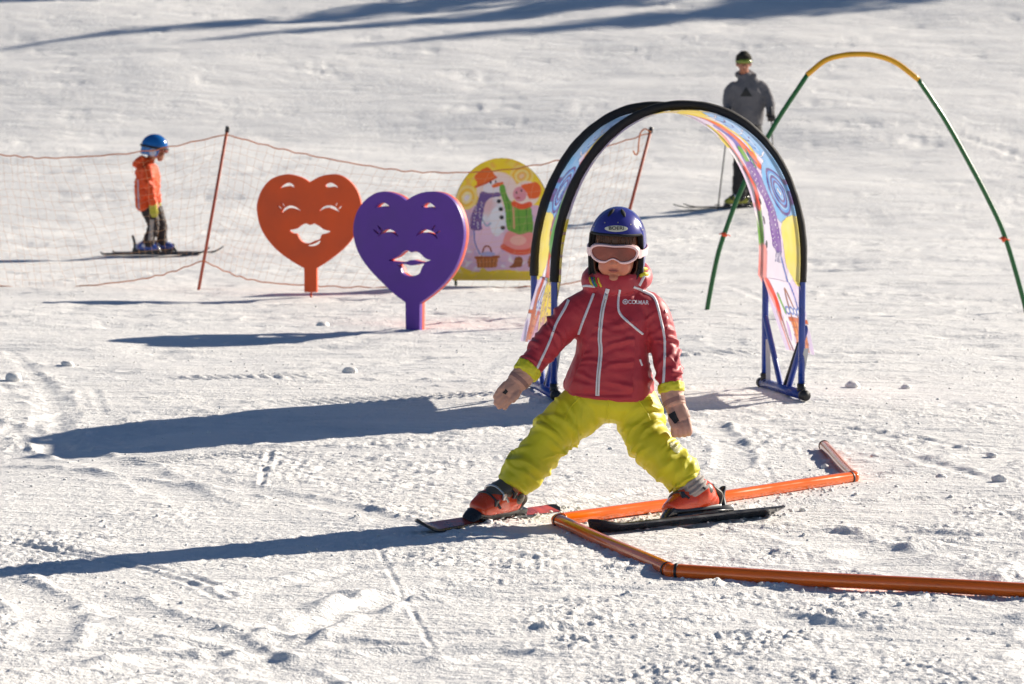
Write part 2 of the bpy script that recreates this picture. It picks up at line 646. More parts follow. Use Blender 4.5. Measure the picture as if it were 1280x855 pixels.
rough = octave(0.21, 0.0036, 3) + octave(0.11, 0.0030, 4) + octave(0.062, 0.0036, 5) + octave(0.045, 0.0044, 6, 1) + octave(0.036, 0.0036, 16) + octave(0.026, 0.0044, 7, 1) + octave(0.018, 0.0036, 17)
# broken crust: lumps standing on a flatter bed
lump = np.clip(perlin2(XX / 0.055 + 31, YY / 0.07 + 77) - 0.16, 0, None) * 0.026 * sstep(1.2, 2.6, 0.055 / SP)
lump += np.clip(perlin2(XX / 0.11 + 81, YY / 0.13 + 7) - 0.28, 0, None) * 0.042 * sstep(1.2, 2.6, 0.11 / SP)
lump2 = np.clip(perlin2(XX / 0.34 + 14, YY / 0.30 + 61) - 0.22, 0, None) * 0.05 * sstep(1.0, 2.2, 0.3 / SP)
Z += (rough * (0.72 + 0.6 * sstep(8.5, 13, YY)) + lump * 0.10 * sstep(0.35, 0.9, patch)) * patch + lump2 * 0.2 * sstep(14, 22, YY) * patch
# wind and ski scoured streaks, mostly across the slope, on the farther snow
stk = perlin2(XX * 0.55 + YY * 0.12 + 5, YY * 1.9 + 3) + 0.6 * perlin2(XX * 1.4 + 55, YY * 4.1 + 13)
Z += stk * 0.009 * sstep(13, 24, YY) * inview
stk2 = np.clip(perlin2(XX * 0.9 + YY * 0.2 + 95, YY * 2.6 + 33) - 0.18, 0, None)
Z -= stk2 * 0.03 * sstep(15, 26, YY) * inview * (0.3 + patch)
settled = sstep(0.5, 1.6, np.hypot(XX + 3.5, (YY - 28.2) * .6)) * sstep(0.5, 1.8, np.hypot(XX - 2.6, (YY - 33.2) * .6))
# short scrapes and hollows strung across the slope
for (fx, fy_, th_, dp, sd_) in ((0.8, 4.2, 0.30, 0.065, 7), (1.3, 7.0, 0.30, 0.05, 29), (0.4, 2.6, 0.30, 0.07, 63)):
    hol = np.clip(perlin2(XX * fx + YY * 0.25 + sd_, YY * fy_ + XX * 0.3 + sd_ * 2) - th_, 0, None)
    Z -= hol * dp * 0.65 * sstep(11.5, 18, YY) * settled * inview * sstep(1.2, 2.4, 1 / (fy_ * SP)) * (0.25 + patch)
# grooves left by skis
for pts, hw, dep, gap in TRACKS:
    P = catmull([(p[0], p[1], 0) for p in pts], 22)[:, :2]
    nrm = np.gradient(P, axis=0); nrm = np.stack([-nrm[:, 1], nrm[:, 0]], 1); nrm /= np.linalg.norm(nrm, axis=1)[:, None] + 1e-9
    for off in ([0.0, gap] if gap else [0.0]):
        Q = P + nrm * off
        x0, y0 = Q.min(0) - hw * 5; x1, y1 = Q.max(0) + hw * 5
        r0, r1 = np.searchsorted(Y, [y0, y1])
        if r1 <= r0: continue
        sx = XX[r0:r1]; sy = YY[r0:r1]
        m = (sx > x0) & (sx < x1)
        if not m.any(): continue
        px, py = sx[m], sy[m]
        d = np.full(len(px), 1e9); tt = np.zeros(len(px))
        for k in range(len(Q) - 1):
            a, b = Q[k], Q[k + 1]; ab = b - a; L2 = ab @ ab + 1e-12
            t = np.clip(((px - a[0]) * ab[0] + (py - a[1]) * ab[1]) / L2, 0, 1)
            dd = np.hypot(px - a[0] - t * ab[0], py - a[1] - t * ab[1])
            w = dd < d; d[w] = dd[w]; tt[w] = (k + t[w]) / (len(Q) - 1)
        sp = SP[r0:r1][m]
        h2 = np.maximum(hw, sp * 0.8)
        wob = np.clip(0.6 + 1.1 * perlin2(px * 9 + 3, py * 9), 0, 2)
        prof = -dep * (0.35 + 0.65 * np.clip(wob, 0, 1.2)) * np.exp(-(d / h2) ** 4) + 0.55 * dep * np.exp(-((d - h2 * 1.9) / (h2 * 0.75)) ** 2) * wob
        end = sstep(0, 0.12, tt) * sstep(1, 0.85, tt)
        zz = Z[r0:r1]; zz[m] += prof * end
# tread prints of the piste machine
for (cx, cy, ang, hl, hwid, wl) in [(-0.45, 13.15, 0.25, 0.75, 0.16, 0.055), (-1.35, 14.45, 0.2, 0.5, 0.2, 0.06), (-1.15, 10.95, 0.55, 0.5, 0.17, 0.05), (0.9, 15.6, 0.1, 0.7, 0.2, 0.07)]:
    lx = (XX - cx) * math.cos(ang) + (YY - cy) * math.sin(ang); ly = -(XX - cx) * math.sin(ang) + (YY - cy) * math.cos(ang)
    m = sstep(hl, hl * .6, np.abs(lx)) * sstep(hwid, hwid * .7, np.abs(ly))
    Z += m * 0.006 * np.sin(2 * np.pi * (lx + 0.25 * ly) / wl + perlin2(XX * 5, YY * 5))

nr, nc = XX.shape
verts = np.stack([XX.ravel(), YY.ravel(), Z.ravel()], 1)
ii = (np.arange(nr - 1)[:, None] * nc + np.arange(nc - 1)[None, :]).ravel()
quads = np.stack([ii, ii + 1, ii + nc + 1, ii + nc], 1)
gm = bpy.data.meshes.new('ground')
gm.vertices.add(len(verts)); gm.vertices.foreach_set('co', verts.ravel())
gm.loops.add(quads.size); gm.loops.foreach_set('vertex_index', quads.ravel().astype(np.int32))
gm.polygons.add(len(quads)); gm.polygons.foreach_set('loop_start', (np.arange(len(quads)) * 4).astype(np.int32))
gm.update(calc_edges=True)

sm = bpy.data.materials.new('snow'); sm.use_nodes = True
nt = sm.node_tree; p = nt.nodes['Principled BSDF']
tc = nt.nodes.new('ShaderNodeTexCoord')
nz = nt.nodes.new('ShaderNodeTexNoise'); nz.inputs['Scale'].default_value = 1.3; nz.inputs['Detail'].default_value = 9.0; nz.inputs['Roughness'].default_value = 0.7
nt.links.new(tc.outputs['Object'], nz.inputs['Vector'])
cr = nt.nodes.new('ShaderNodeValToRGB')
cr.color_ramp.elements[0].position = 0.30; cr.color_ramp.elements[0].color = (0.79, 0.785, 0.775, 1)
cr.color_ramp.elements[1].position = 0.62; cr.color_ramp.elements[1].color = (0.89, 0.875, 0.845, 1)
nt.links.new(nz.outputs['Fac'], cr.inputs['Fac'])
nt.links.new(cr.outputs['Color'], p.inputs['Base Color'])
p.inputs['Roughness'].default_value = 0.62
p.inputs['Specular IOR Level'].default_value = 0.35
prev = None
for sc_, dist, st in ((14.0, 0.03, 0.30), (60.0, 0.010, 0.62), (190.0, 0.0035, 0.8)):
    b1 = nt.nodes.new('ShaderNodeTexNoise'); b1.inputs['Scale'].default_value = sc_; b1.inputs['Detail'].default_value = 3.0
    nt.links.new(tc.outputs['Object'], b1.inputs['Vector'])
    bp = nt.nodes.new('ShaderNodeBump'); bp.inputs['Strength'].default_value = st; bp.inputs['Distance'].default_value = dist
    nt.links.new(b1.outputs['Fac'], bp.inputs['Height'])
    if prev: nt.links.new(prev, bp.inputs['Normal'])
    prev = bp.outputs['Normal']
mp = nt.nodes.new('ShaderNodeMapping'); mp.inputs['Scale'].default_value = (1.0, 3.2, 1.0)
nt.links.new(tc.outputs['Object'], mp.inputs['Vector'])
b1 = nt.nodes.new('ShaderNodeTexNoise'); b1.inputs['Scale'].default_value = 1.9; b1.inputs['Detail'].default_value = 7.0; b1.inputs['Roughness'].default_value = 0.65
nt.links.new(mp.outputs['Vector'], b1.inputs['Vector'])
bp = nt.nodes.new('ShaderNodeBump'); bp.inputs['Strength'].default_value = 0.38; bp.inputs['Distance'].default_value = 0.13
nt.links.new(b1.outputs['Fac'], bp.inputs['Height']); nt.links.new(prev, bp.inputs['Normal'])
nt.links.new(bp.outputs['Normal'], p.inputs['Normal'])
ground = link('ground', gm, sm, base=(0, 0, 0))
tag(ground, 'wide sunlit piste of rough white snow crossed by ski tracks', 'snow', kind='structure')


def height_at(x, y):
    """height of the finished snow under a point"""
    r = int(np.clip(np.searchsorted(Y, y), 1, nr - 1))
    c = int(np.clip(np.searchsorted(XX[r], x), 1, nc - 1))
    return float(Z[r, c])


def settle(x, y, rad=0.05):
    return float(np.mean([height_at(x + dx, y + dy) for dx in (-rad, 0, rad) for dy in (-rad, 0, rad)]))

# loose crumbs of snow on the crust
cr_ = np.random.default_rng(3)
bmi = bmesh.new(); bmesh.ops.create_icosphere(bmi, subdivisions=1, radius=1.0)
IC_V = np.array([v.co[:] for v in bmi.verts]); bmi.verts.index_update(); IC_F = np.array([[v.index for v in f.verts] for f in bmi.faces]); bmi.free()
bmi = bmesh.new(); bmesh.ops.create_icosphere(bmi, subdivisions=2, radius=1.0)
IC2_V = np.array([v.co[:] for v in bmi.verts]); bmi.verts.index_update(); IC2_F = np.array([[v.index for v in f.verts] for f in bmi.faces]); bmi.free()
spots = []
while len(spots) < 1100:
    y = 6.0 * (22.0 / 6.0) ** cr_.random(); x = cr_.uniform(-1, 1) * (0.2 * y + 0.2)
    dn = perlin2(np.array([x * 1.3 + 5]), np.array([y * 0.8 + 2]))[0]
    if dn + cr_.normal(0, .25) < 0.12: continue
    spots.append((x, y, min(0.014, cr_.lognormal(-5.6, 0.4))))
for _ in range(900):        # thrown up along the skis and the barrier
    k = cr_.integers(0, 4)
    t = cr_.random()
    if k == 0: x, y = 0.2 + t * 0.7, 8.86 + t * 0.5
    elif k == 1: x, y = -0.25 + t * 0.45, 8.8 + t * 0.6
    elif k == 2: x, y = 0.46 + t * 1.2, 7.95 - t * 0.45
    else: x, y = 0.17 + t * 1.05, 8.93 + t * 1.12
    spots.append((x + cr_.normal(0, .05), y + cr_.normal(0, .08), min(0.02, cr_.lognormal(-5.5, 0.4))))
BALLS = [(-2.52, 14.33, .04), (-0.84, 14.66, .028), (-1.21, 18.08, .035), (1.74, 10.07, .022), (1.62, 13.47, .03), (1.875, 13.47, .025), (1.16, 10.47, .016), (-2.4, 15.3, .03), (1.55, 10.2, .018), (1.85, 10.9, .022), (1.4, 10.9, .014)]
V_, F_ = [], []; o_ = 0
for i, (x, y, r) in enumerate(spots + BALLS):
    big = r > 0.012
    bv, bf = (IC2_V, IC2_F) if big else (IC_V, IC_F)
    s = np.array([r * cr_.uniform(.8, 1.5), r * cr_.uniform(.8, 1.4), r * cr_.uniform(.5, .95)])
    vv = bv * (1 + 0.35 * perlin3(bv * 1.3 + i * 3.1)[:, None]) * s
    a = cr_.uniform(0, 6.28); ca, sa = math.cos(a), math.sin(a)
    vv = np.stack([vv[:, 0] * ca - vv[:, 1] * sa, vv[:, 0] * sa + vv[:, 1] * ca, vv[:, 2]], 1)
    V_.append(vv + np.array([x, y, height_at(x, y) + r * 0.3])); F_.append(bf + o_); o_ += len(bv)
V_ = np.concatenate(V_); F_ = np.concatenate(F_)
cmh = bpy.data.meshes.new('snow_clumps'); cmh.from_pydata(V_.tolist(), [], F_.tolist())
tag(link('snow_clumps', cmh, sm), 'loose crumbs and balls of snow scattered over the piste', 'snow', kind='stuff')

# ------------------------------------------------------------------ heart boards
M_red = mat('red_board_paint', srgb(214, 80, 22), 0.55, var=0.12, vscale=4, bump=0.1, bscale=120)
M_purple = mat('purple_board_paint', srgb(92, 45, 150), 0.5, var=0.12, vscale=4, bump=0.1, bscale=120)
M_coral = mat('coral_board_paint', srgb(222, 98, 78), 0.6, var=0.05, vscale=5)


def heart_board(px, cx, by, sx, sz, holes, base, yaw, layers, label):
    def c(pts): return [((x - cx) * sx, 0.0, (by - y_) * sz) for x, y_ in pts]
    lobe = c(px)
    out = [(q[0], q[2]) for q in lobe]
    hol = [[(q[0], q[2]) for q in smooth_closed(c(h), 4)] for h in holes]
    r = empty('heart_board', base, label, 'heart sign')
    M = Matrix.Translation(Vector(base)) @ Matrix.Rotation(yaw, 4, 'Z')
    yo = 0.0
    for nm, th, m in layers:
        me = outline_mesh(out, hol, th, 0.0015)
        me.transform(M @ Matrix.Translation((0, yo, 0)))
        angle_smooth(link(nm, me, m, r), 30)
        yo += th + 0.001
    return r, M


def heart_outline(pre, l, stem, r_):
    """smooth lobes, sharp notch and straight stem"""
    L_ = [tuple(q[:2]) for q in catmull([(a, b, 0) for a, b in l], 60)]
    R_ = [tuple(q[:2]) for q in catmull([(a, b, 0) for a, b in r_], 60)]
    return L_ + stem + R_[:-1]


def lash(a, b, w):
    dx, dy = b[0] - a[0], b[1] - a[1]; L = math.hypot(dx, dy); nx, ny = -dy / L * w, dx / L * w
    return [a, (a[0] + dx * .5 + nx, a[1] + dy * .5 + ny), (b[0] + nx * .8, b[1] + ny * .8), (b[0] - nx * .8, b[1] - ny * .8), (a[0] + dx * .5 - nx, a[1] + dy * .5 - ny)]



red_px = heart_outline(None,
    [(282, 152), (255, 135), (215, 123), (180, 122), (130, 140), (95, 178), (76, 225), (73, 265), (84, 320), (110, 370), (155, 420), (210, 460), (260, 488)],
    [(260, 582), (308, 582)],
    [(308, 488), (355, 458), (410, 415), (450, 370), (475, 318), (486, 262), (482, 218), (465, 175), (432, 140), (395, 122), (355, 122), (318, 132), (282, 152)])
red_holes = [
    [(163, 176), (180, 159), (203, 153), (219, 162), (221, 175), (206, 167), (185, 169)],
    [(345, 160), (366, 152), (388, 162), (398, 177), (380, 169), (357, 172), (347, 170)],
    [(168, 276), (180, 252), (205, 242), (232, 250), (251, 269), (228, 258), (205, 253), (186, 262)],
    [(317, 270), (330, 250), (356, 241), (384, 247), (403, 272), (384, 262), (357, 252), (336, 256)],
    lash((151, 240), (170, 256), 3.4), lash((166, 226), (182, 247), 3.4), lash((412, 240), (396, 256), 3.4), lash((394, 226), (383, 244), 3.4),
    [(200, 340), (228, 333), (250, 318), (268, 312), (284, 318), (300, 312), (320, 322), (340, 336), (365, 343), (345, 353), (330, 357), (322, 374), (300, 382), (278, 392), (255, 388), (240, 372), (231, 355), (214, 352)],
    [(268, 401), (297, 392), (324, 378), (318, 393), (296, 402)],
]
b = (-1.50, 21.14); z = settle(*b)
heart_red, Mr = heart_board(red_px, 284, 604, .001894, .001894, red_holes, (b[0], b[1], z), math.radians(-6),
                            [('board', 0.05, M_red)], 'orange red heart face board on a peg in front of the net fence')
MB().tube([(0, .025, -.1), (0, .025, .06)], 0.008, M=Mr).build('peg', M_red, heart_red)

pur_px = heart_outline(None,
    [(668, 222), (640, 203), (600, 190), (560, 189), (515, 212), (480, 250), (460, 295), (453, 345), (460, 395), (480, 445), (520, 500), (570, 550), (620, 595), (666, 628)],
    [(667, 742), (721, 742)],
    [(722, 628), (770, 592), (820, 545), (860, 490), (885, 430), (898, 370), (898, 320), (886, 270), (862, 225), (825, 196), (780, 185), (735, 189), (700, 203), (668, 222)])
pur_holes = [
    [(541, 252), (556, 235), (578, 230), (598, 240), (599, 251), (580, 246), (558, 250)],
    [(731, 244), (745, 230), (765, 228), (785, 242), (788, 253), (766, 246), (745, 250)],
    [(552, 376), (562, 352), (582, 338), (606, 337), (628, 350), (638, 367), (612, 352), (588, 350), (570, 358)],
    [(708, 366), (720, 344), (744, 334), (768, 338), (788, 352), (797, 374), (776, 356), (746, 348), (728, 352)],
    lash((532, 336), (556, 356), 4), lash((550, 320), (570, 342), 4), lash((808, 338), (789, 349), 4), lash((788, 314), (774, 335), 4),
    [(596, 462), (630, 446), (655, 425), (672, 419), (690, 426), (707, 421), (728, 432), (748, 450), (769, 456), (740, 466), (714, 464), (690, 459), (668, 466), (640, 468)],
    [(634, 477), (664, 474), (690, 479), (716, 473), (742, 471), (733, 488), (722, 512), (700, 522), (672, 524), (652, 512), (644, 492)],
]
b = (-0.635, 17.66); z = settle(*b)
heart_pur, Mp = heart_board(pur_px, 684, 742, .00177, .001555, pur_holes, (b[0], b[1], z - 0.005), math.radians(-28),
                            [('front_panel', 0.034, M_purple), ('back_panel', 0.034, M_coral)], 'purple heart face board with coral back, its stem standing in the snow')

# ------------------------------------------------------------------ painting of printed boards and banners


class Paint:
    def __init__(self, x, y, base):
        self.x, self.y = x, y
        self.c = np.tile(np.array(base, float), (len(x), 1))

    def put(self, m, colr):
        m = np.clip(m, 0, 1)[:, None]
        self.c = self.c * (1 - m) + np.array(colr) * m

    def ell(self, cx, cy, rx, ry, colr, rot=0.0, soft=0.06):
        ca, sa = math.cos(rot), math.sin(rot)
        dx, dy = self.x - cx, self.y - cy
        d = np.hypot((dx * ca + dy * sa) / rx, (-dx * sa + dy * ca) / ry)
        self.put(sstep(1 + soft, 1 - soft, d), colr)

    def rings(self, cx, cy, rx, ry, cols, wob=0.1, seed=0):
        d = np.hypot((self.x - cx) / rx, (self.y - cy) / ry)
        a = np.arctan2((self.y - cy) / ry, (self.x - cx) / rx)
        d = d + wob * np.sin(2 * a + seed) + d * (a / (2 * np.pi)) * 0.12
        for i, cc in enumerate(cols):
            r = 1 - i / len(cols)
            self.put(sstep(r + .03, r - .01, d), cc)

    def poly(self, pts, colr, smooth=0):
        if smooth: pts = [q[:2] for q in smooth_closed([(a, b, 0) for a, b in pts], smooth)]
        m = np.zeros(len(self.x), bool); n = len(pts)
        for i in range(n):
            x0, y0 = pts[i]; x1, y1 = pts[(i + 1) % n]
            c = (y0 > self.y) != (y1 > self.y)
            with np.errstate(divide='ignore', invalid='ignore'):
                m ^= c & (self.x < (x1 - x0) * (self.y - y0) / (y1 - y0 + 1e-12) + x0)
        self.put(m.astype(float), colr)

    def stroke(self, pts, w, colr, spline=True):
        P = catmull([(a, b, 0) for a, b in pts], max(12, 8 * len(pts)))[:, :2] if spline else np.array(pts)
        d = np.full(len(self.x), 1e9)
        for a, b in zip(P[:-1], P[1:]):
            ab = b - a; L2 = ab @ ab + 1e-12
            t = np.clip(((self.x - a[0]) * ab[0] + (self.y - a[1]) * ab[1]) / L2, 0, 1)
            d = np.minimum(d, np.hypot(self.x - a[0] - t * ab[0], self.y - a[1] - t * ab[1]))
        self.put(sstep(w * 0.6, w * 0.4, d), colr)

    def apply(self, me, name='print'):
        at = me.color_attributes.new(name, 'FLOAT_COLOR', 'POINT')
        at.data.foreach_set('color', np.concatenate([self.c, np.ones((len(self.c), 1))], 1).ravel().astype(np.float32))


YEL = srgb(238, 212, 62); WHT = srgb(240, 236, 240); LIL = srgb(222, 205, 232); PUR = srgb(98, 62, 140); ORA = srgb(236, 104, 34)
GRN = srgb(110, 170, 60); PNK = srgb(240, 150, 145); RED = srgb(226, 72, 44); BLU = srgb(95, 160, 228); DBL = srgb(45, 80, 160); BRN = srgb(150, 85, 40)
BLK = (0.02, 0.02, 0.025)

# ------------------------------------------------------------------ snowman board by the fence
M_board = mat('board_print', (1, 1, 1), 0.5, var=0.04, vscale=4, attr='print')
M_bedge = mat('board_edge', srgb(70, 80, 60), 0.6)
bb = (-0.08, 22.42)
zb = settle(bb[0], bb[1], 0.2)
sign = empty('picture_board', (bb[0], bb[1], zb), 'arched yellow board with a painted snowman and child, behind the purple heart', 'sign')
UZ = .001283


def arch_half(y_):      # half width of the board at picture height y_ (rows from the top)
    k = np.clip((430 - y_) / 390.0, 0, 1)
    return 300 * np.sqrt(np.maximum(1 - k ** 2.15, 0.0004))


ns, nrow = 150, 190
ys = 42 + (792 - 42) * np.linspace(0, 1, nrow) ** 1.0
ys[:12] = 42 + (ys[12] - 42) * (np.arange(12) / 12.0) ** 2
gx = np.linspace(-1, 1, ns)
PX = 330 + arch_half(ys)[:, None] * gx[None, :]
PY = np.repeat(ys[:, None], ns, 1)
pv = np.stack([(PX.ravel() - 330) * UZ + bb[0], np.full(PX.size, bb[1] - 0.008), (830 - PY.ravel()) * UZ + zb], 1)
ii = (np.arange(nrow - 1)[:, None] * ns + np.arange(ns - 1)[None, :]).ravel()
fq = np.stack([ii, ii + ns, ii + ns + 1, ii + 1], 1)
bm_ = bpy.data.meshes.new('printed_face'); bm_.from_pydata(pv.tolist(), [], fq.tolist())
A = Paint(PX.ravel(), PY.ravel(), srgb(250, 222, 40))
nzv = perlin2(PX.ravel() / 60, PY.ravel() / 60)
A.put(sstep(.0, .5, nzv) * .5, srgb(250, 226, 110))
A.poly([(30, 420), (90, 350), (160, 330), (520, 330), (630, 380), (640, 700), (500, 735), (330, 725), (180, 740), (60, 690), (30, 600)], srgb(226, 190, 212), 4)
A.put(sstep(.0, .45, perlin2(PX.ravel() / 38 + 3, PY.ravel() / 48 + 5)) * .5 * sstep(330, 420, PY.ravel()) * sstep(720, 660, PY.ravel()), srgb(190, 170, 214))
A.put(sstep(.1, .5, perlin2(PX.ravel() / 50 + 23, PY.ravel() / 40 + 15)) * .55 * sstep(430, 300, PY.ravel()), srgb(246, 178, 84))
A.put(sstep(.1, .6, perlin2(PX.ravel() / 45 + 9, PY.ravel() / 35)) * sstep(560, 640, PY.ravel()) * sstep(760, 700, PY.ravel()), WHT)
A.rings(452, 152, 72, 66, [srgb(250, 225, 120), srgb(248, 200, 60), srgb(250, 228, 140), srgb(248, 196, 90), srgb(252, 214, 170)], .04)
A.rings(115, 285, 62, 74, [srgb(250, 225, 130), srgb(248, 205, 70), srgb(252, 236, 170), WHT], .05)
A.ell(300, 235, 125, 110, srgb(245, 225, 215)); A.ell(480, 260, 80, 80, srgb(248, 228, 215))
A.poly([(215, 215), (235, 190), (290, 178), (320, 205), (315, 245), (270, 258), (225, 250)], WHT, 4)
A.ell(255, 345, 82, 82, WHT); A.ell(260, 420, 98, 130, srgb(226, 232, 240)); A.ell(250, 540, 95, 105, srgb(238, 205, 226))
A.put(sstep(90, 20, np.hypot(A.x - 235, A.y - 330)) * .5, PNK); A.ell(300, 430, 45, 90, srgb(236, 240, 246))
A.stroke([(205, 330), (205, 400), (235, 455), (262, 440)], 10, srgb(150, 180, 205))
A.stroke([(158, 480), (165, 560), (195, 630)], 8, srgb(95, 120, 190))
A.poly([(205, 245), (250, 255), (315, 252), (322, 275), (260, 285), (228, 320), (215, 380), (205, 445), (205, 480), (140, 478), (140, 400), (170, 330), (190, 280)], srgb(110, 85, 150), 3)
for i in range(26):
    A.ell(150 + (i * 37) % 62 + (8 if i % 2 else 0), 300 + (i * 53) % 170, 3.5, 3.5, WHT)
A.poly([(163, 150), (240, 96), (285, 142), (290, 165), (200, 212), (170, 222), (178, 190)], srgb(236, 110, 30), 3)
A.stroke([(168, 216), (230, 195), (296, 158)], 12, srgb(215, 85, 25))
A.ell(262, 190, 6, 10, BLK); A.ell(292, 185, 5, 9, BLK)
A.poly([(268, 210), (300, 192), (345, 190), (318, 212), (280, 222)], ORA, 3)
for bx, by_ in ((312, 305), (324, 354), (329, 404), (336, 468)): A.ell(bx, by_, 14, 13, srgb(30, 35, 45))
A.poly([(315, 215), (345, 205), (360, 260), (385, 305), (440, 320), (500, 330), (520, 420), (518, 498), (440, 510), (365, 480), (355, 400), (345, 330), (325, 270)], srgb(108, 170, 60), 3)
A.stroke([(350, 260), (372, 330), (378, 430)], 6, srgb(70, 130, 45)); A.stroke([(430, 350), (440, 490)], 6, srgb(80, 140, 50)); A.stroke([(480, 350), (488, 490)], 6, srgb(75, 135, 48))
A.stroke([(400, 330), (405, 470)], 12, srgb(215, 165, 120))
A.poly([(365, 490), (440, 510), (515, 498), (540, 600), (480, 625), (400, 625), (335, 585)], PNK, 4)
A.stroke([(338, 585), (400, 615), (470, 618), (530, 600)], 34, srgb(230, 95, 65)); A.ell(430, 545, 50, 30, srgb(248, 190, 175))
A.ell(440, 262, 42, 46, srgb(226, 150, 165)); A.ell(420, 252, 5, 8, BLK); A.ell(450, 240, 5, 8, BLK); A.ell(430, 285, 14, 6, srgb(190, 80, 90))
A.poly([(448, 210), (500, 195), (545, 190), (570, 230), (555, 280), (500, 290), (480, 250)], srgb(240, 105, 40), 4)
A.stroke([(405, 320), (450, 338), (500, 325)], 34, srgb(238, 90, 45))
A.poly([(412, 650), (455, 650), (455, 700), (430, 712), (370, 712), (400, 690)], BRN, 2); A.poly([(500, 640), (545, 640), (548, 705), (490, 708)], srgb(160, 90, 45), 2)
A.poly([(168, 645), (310, 640), (298, 712), (180, 716)], srgb(196, 120, 55)); A.stroke([(170, 652), (310, 646)], 16, srgb(170, 90, 35))
for k in range(6): A.stroke([(182 + k * 22, 660), (188 + k * 20, 712)], 5, srgb(140, 75, 30), False)
A.stroke([(205, 640), (225, 585), (255, 588), (270, 635)], 10, srgb(150, 70, 50)); A.ell(245, 630, 45, 14, srgb(170, 175, 220))
A.put(sstep(735, 745, A.y + 9 * np.sin(A.x / 28) + nzv * 25), YEL)
A.apply(bm_)
link('printed_face', bm_, M_board, sign)
o_l = [(x_, 792) for x_ in (630, 30)] + [(330 - float(arch_half(np.array([q]))[0]), q) for q in np.linspace(770, 48, 50)] + [(330, 40)] + [(330 + float(arch_half(np.array([q]))[0]), q) for q in np.linspace(48, 770, 50)]
me = outline_mesh([((a - 330) * UZ * 1.012, (830 - c) * UZ) for a, c in o_l], [], 0.022, 0.0)
me.transform(Matrix.Translation((bb[0], bb[1] - 0.006, zb)))
angle_smooth(link('backing_board', me, M_bedge, sign), 30)
for sx in (-0.365, 0.365):
    MB().box((bb[0] + sx, bb[1] + 0.03, zb + 0.05), (0.022, 0.022, 0.26), bev=0.002).build('leg', M_bedge, sign, smooth=False)

# ------------------------------------------------------------------ net fence
M_post = mat('fence_post_wood', srgb(165, 78, 56), 0.6, var=0.15, vscale=30)
M_rope = mat('orange_rope', srgb(205, 120, 75), 0.8, var=0.2, vscale=60)
M_net = mat('faded_net_cord', srgb(232, 184, 142), 0.85, var=0.1)
M_dark = mat('black_plastic', (0.02, 0.02, 0.022), 0.45, var=0.1)
fy = 22.3
fence = empty('safety_fence', (-2.46, fy, settle(-2.46, fy)), 'sagging orange net fence on leaning brown poles behind the heart boards', 'fence')
posts = [((-5.35, 0.02, ), (-5.2, 1.22)), ((-2.46, 0.0), (-2.226, 1.228)), ((0.765, 0.0), (1.085, 1.222))]
for (bx, bz), (tx, tz) in posts:
    g = settle(bx, fy)
    dx = (tx - bx) / 1.22
    po = MB().tube([(bx - dx * .25, fy, g - 0.25), (tx, fy, tz)], 0.0125, seg=12).build('post', M_post, fence)
    MB().tube([(tx - dx * .02, fy, tz - .02), (tx + dx * .025, fy, tz + 0.025)], 0.017, seg=12).build('cap', M_dark, po)


def fpx(u, v): return ((u - 640) / 3556.0 * fy, 1.27 - (v - 155.0) / 3556.0 * fy)


top_l = catmull([(-5.2, 0, 1.2), (*fpx(-100, 183)[:1], 0, fpx(0, 186)[1]), (fpx(0, 193)[0], 0, fpx(0, 193)[1]), (fpx(67, 197)[0], 0, fpx(0, 197)[1]), (fpx(180, 189)[0], 0, fpx(0, 189)[1]), (fpx(284, 168)[0], 0, fpx(0, 168)[1])], 60)
top_r = catmull([(fpx(u, v)[0], 0, fpx(u, v)[1]) for u, v in ((284, 168), (340, 183), (400, 196), (480, 210), (540, 215), (620, 213), (700, 200), (760, 182), (812, 166))], 70)
bot_l = catmull([(fpx(u, v)[0], 0, fpx(u, v)[1]) for u, v in ((-190, 345), (-100, 352), (0, 357), (60, 360), (150, 352), (205, 342), (254, 325))], 60)
bot_r = catmull([(fpx(u, v)[0], 0, fpx(u, v)[1]) for u, v in ((254, 325), (290, 342), (330, 352), (400, 357), (480, 359), (560, 360), (665, 358), (720, 352), (772, 335))], 70)


def rope(P, name, r=0.0046):
    pts = []
    for k, q in enumerate(P):
        pts.append((q[0], fy + 0.012 * math.sin(k * .7) - 0.012, q[2] + 0.004 * math.sin(k * 1.9) + 0.003 * math.sin(k * 4.7)))
    MB().tube(pts, r, seg=6).build(name, M_rope, fence)


rope(np.vstack([top_l, top_r[1:]]), 'top_rope'); rope(np.vstack([bot_l, bot_r[1:]]), 'bottom_rope')
mbh = MB()
mbh.tube([(fpx(u, v)[0], fy - 0.02, fpx(u, v)[1]) for u, v in ((813, 165), (806, 161), (800, 166), (798, 178), (797, 190), (794, 193), (791, 188))], 0.006, seg=6, n=24, spline=True)
mbh.build('rope_end', M_rope, fence)
nb = MB(); jr = np.random.default_rng(2)


def net(top, bot, cell=0.075):
    L = top[-1][0] - top[0][0]
    n = int(L / cell); m = 15
    G = np.zeros((n + 1, m + 1, 3))
    tx = np.linspace(0, 1, len(top))
    for i in range(n + 1):
        t = i / n
        a = np.array([np.interp(t, tx, top[:, k]) for k in range(3)]); b = np.array([np.interp(t, tx, bot[:, k]) for k in range(3)])
        for j in range(m + 1):
            s = j / m
            q = a * (1 - s) + b * s
            G[i, j] = (q[0] + .05 * math.sin(s * 3.1 + t * 9) * s * (1 - s) * 2, fy + 0.03 * math.sin(t * 17 + s * 4), q[2] + 0.035 * math.sin(t * 13 + s * 6) * s * (1 - s) * 3)
    G[1:-1, 1:-1] += jr.normal(0, 0.006, (n - 1, m - 1, 3))
    for i in range(1, n):
        nb.tube([tuple(q) for q in G[i]], 0.0009, seg=3)
    for j in range(1, m):
        nb.tube([tuple(q) for q in G[:, j]], 0.0009, seg=3)


net(top_l, bot_l); net(top_r, bot_r)
tag(nb.build('net', M_net, fence), kind='stuff')

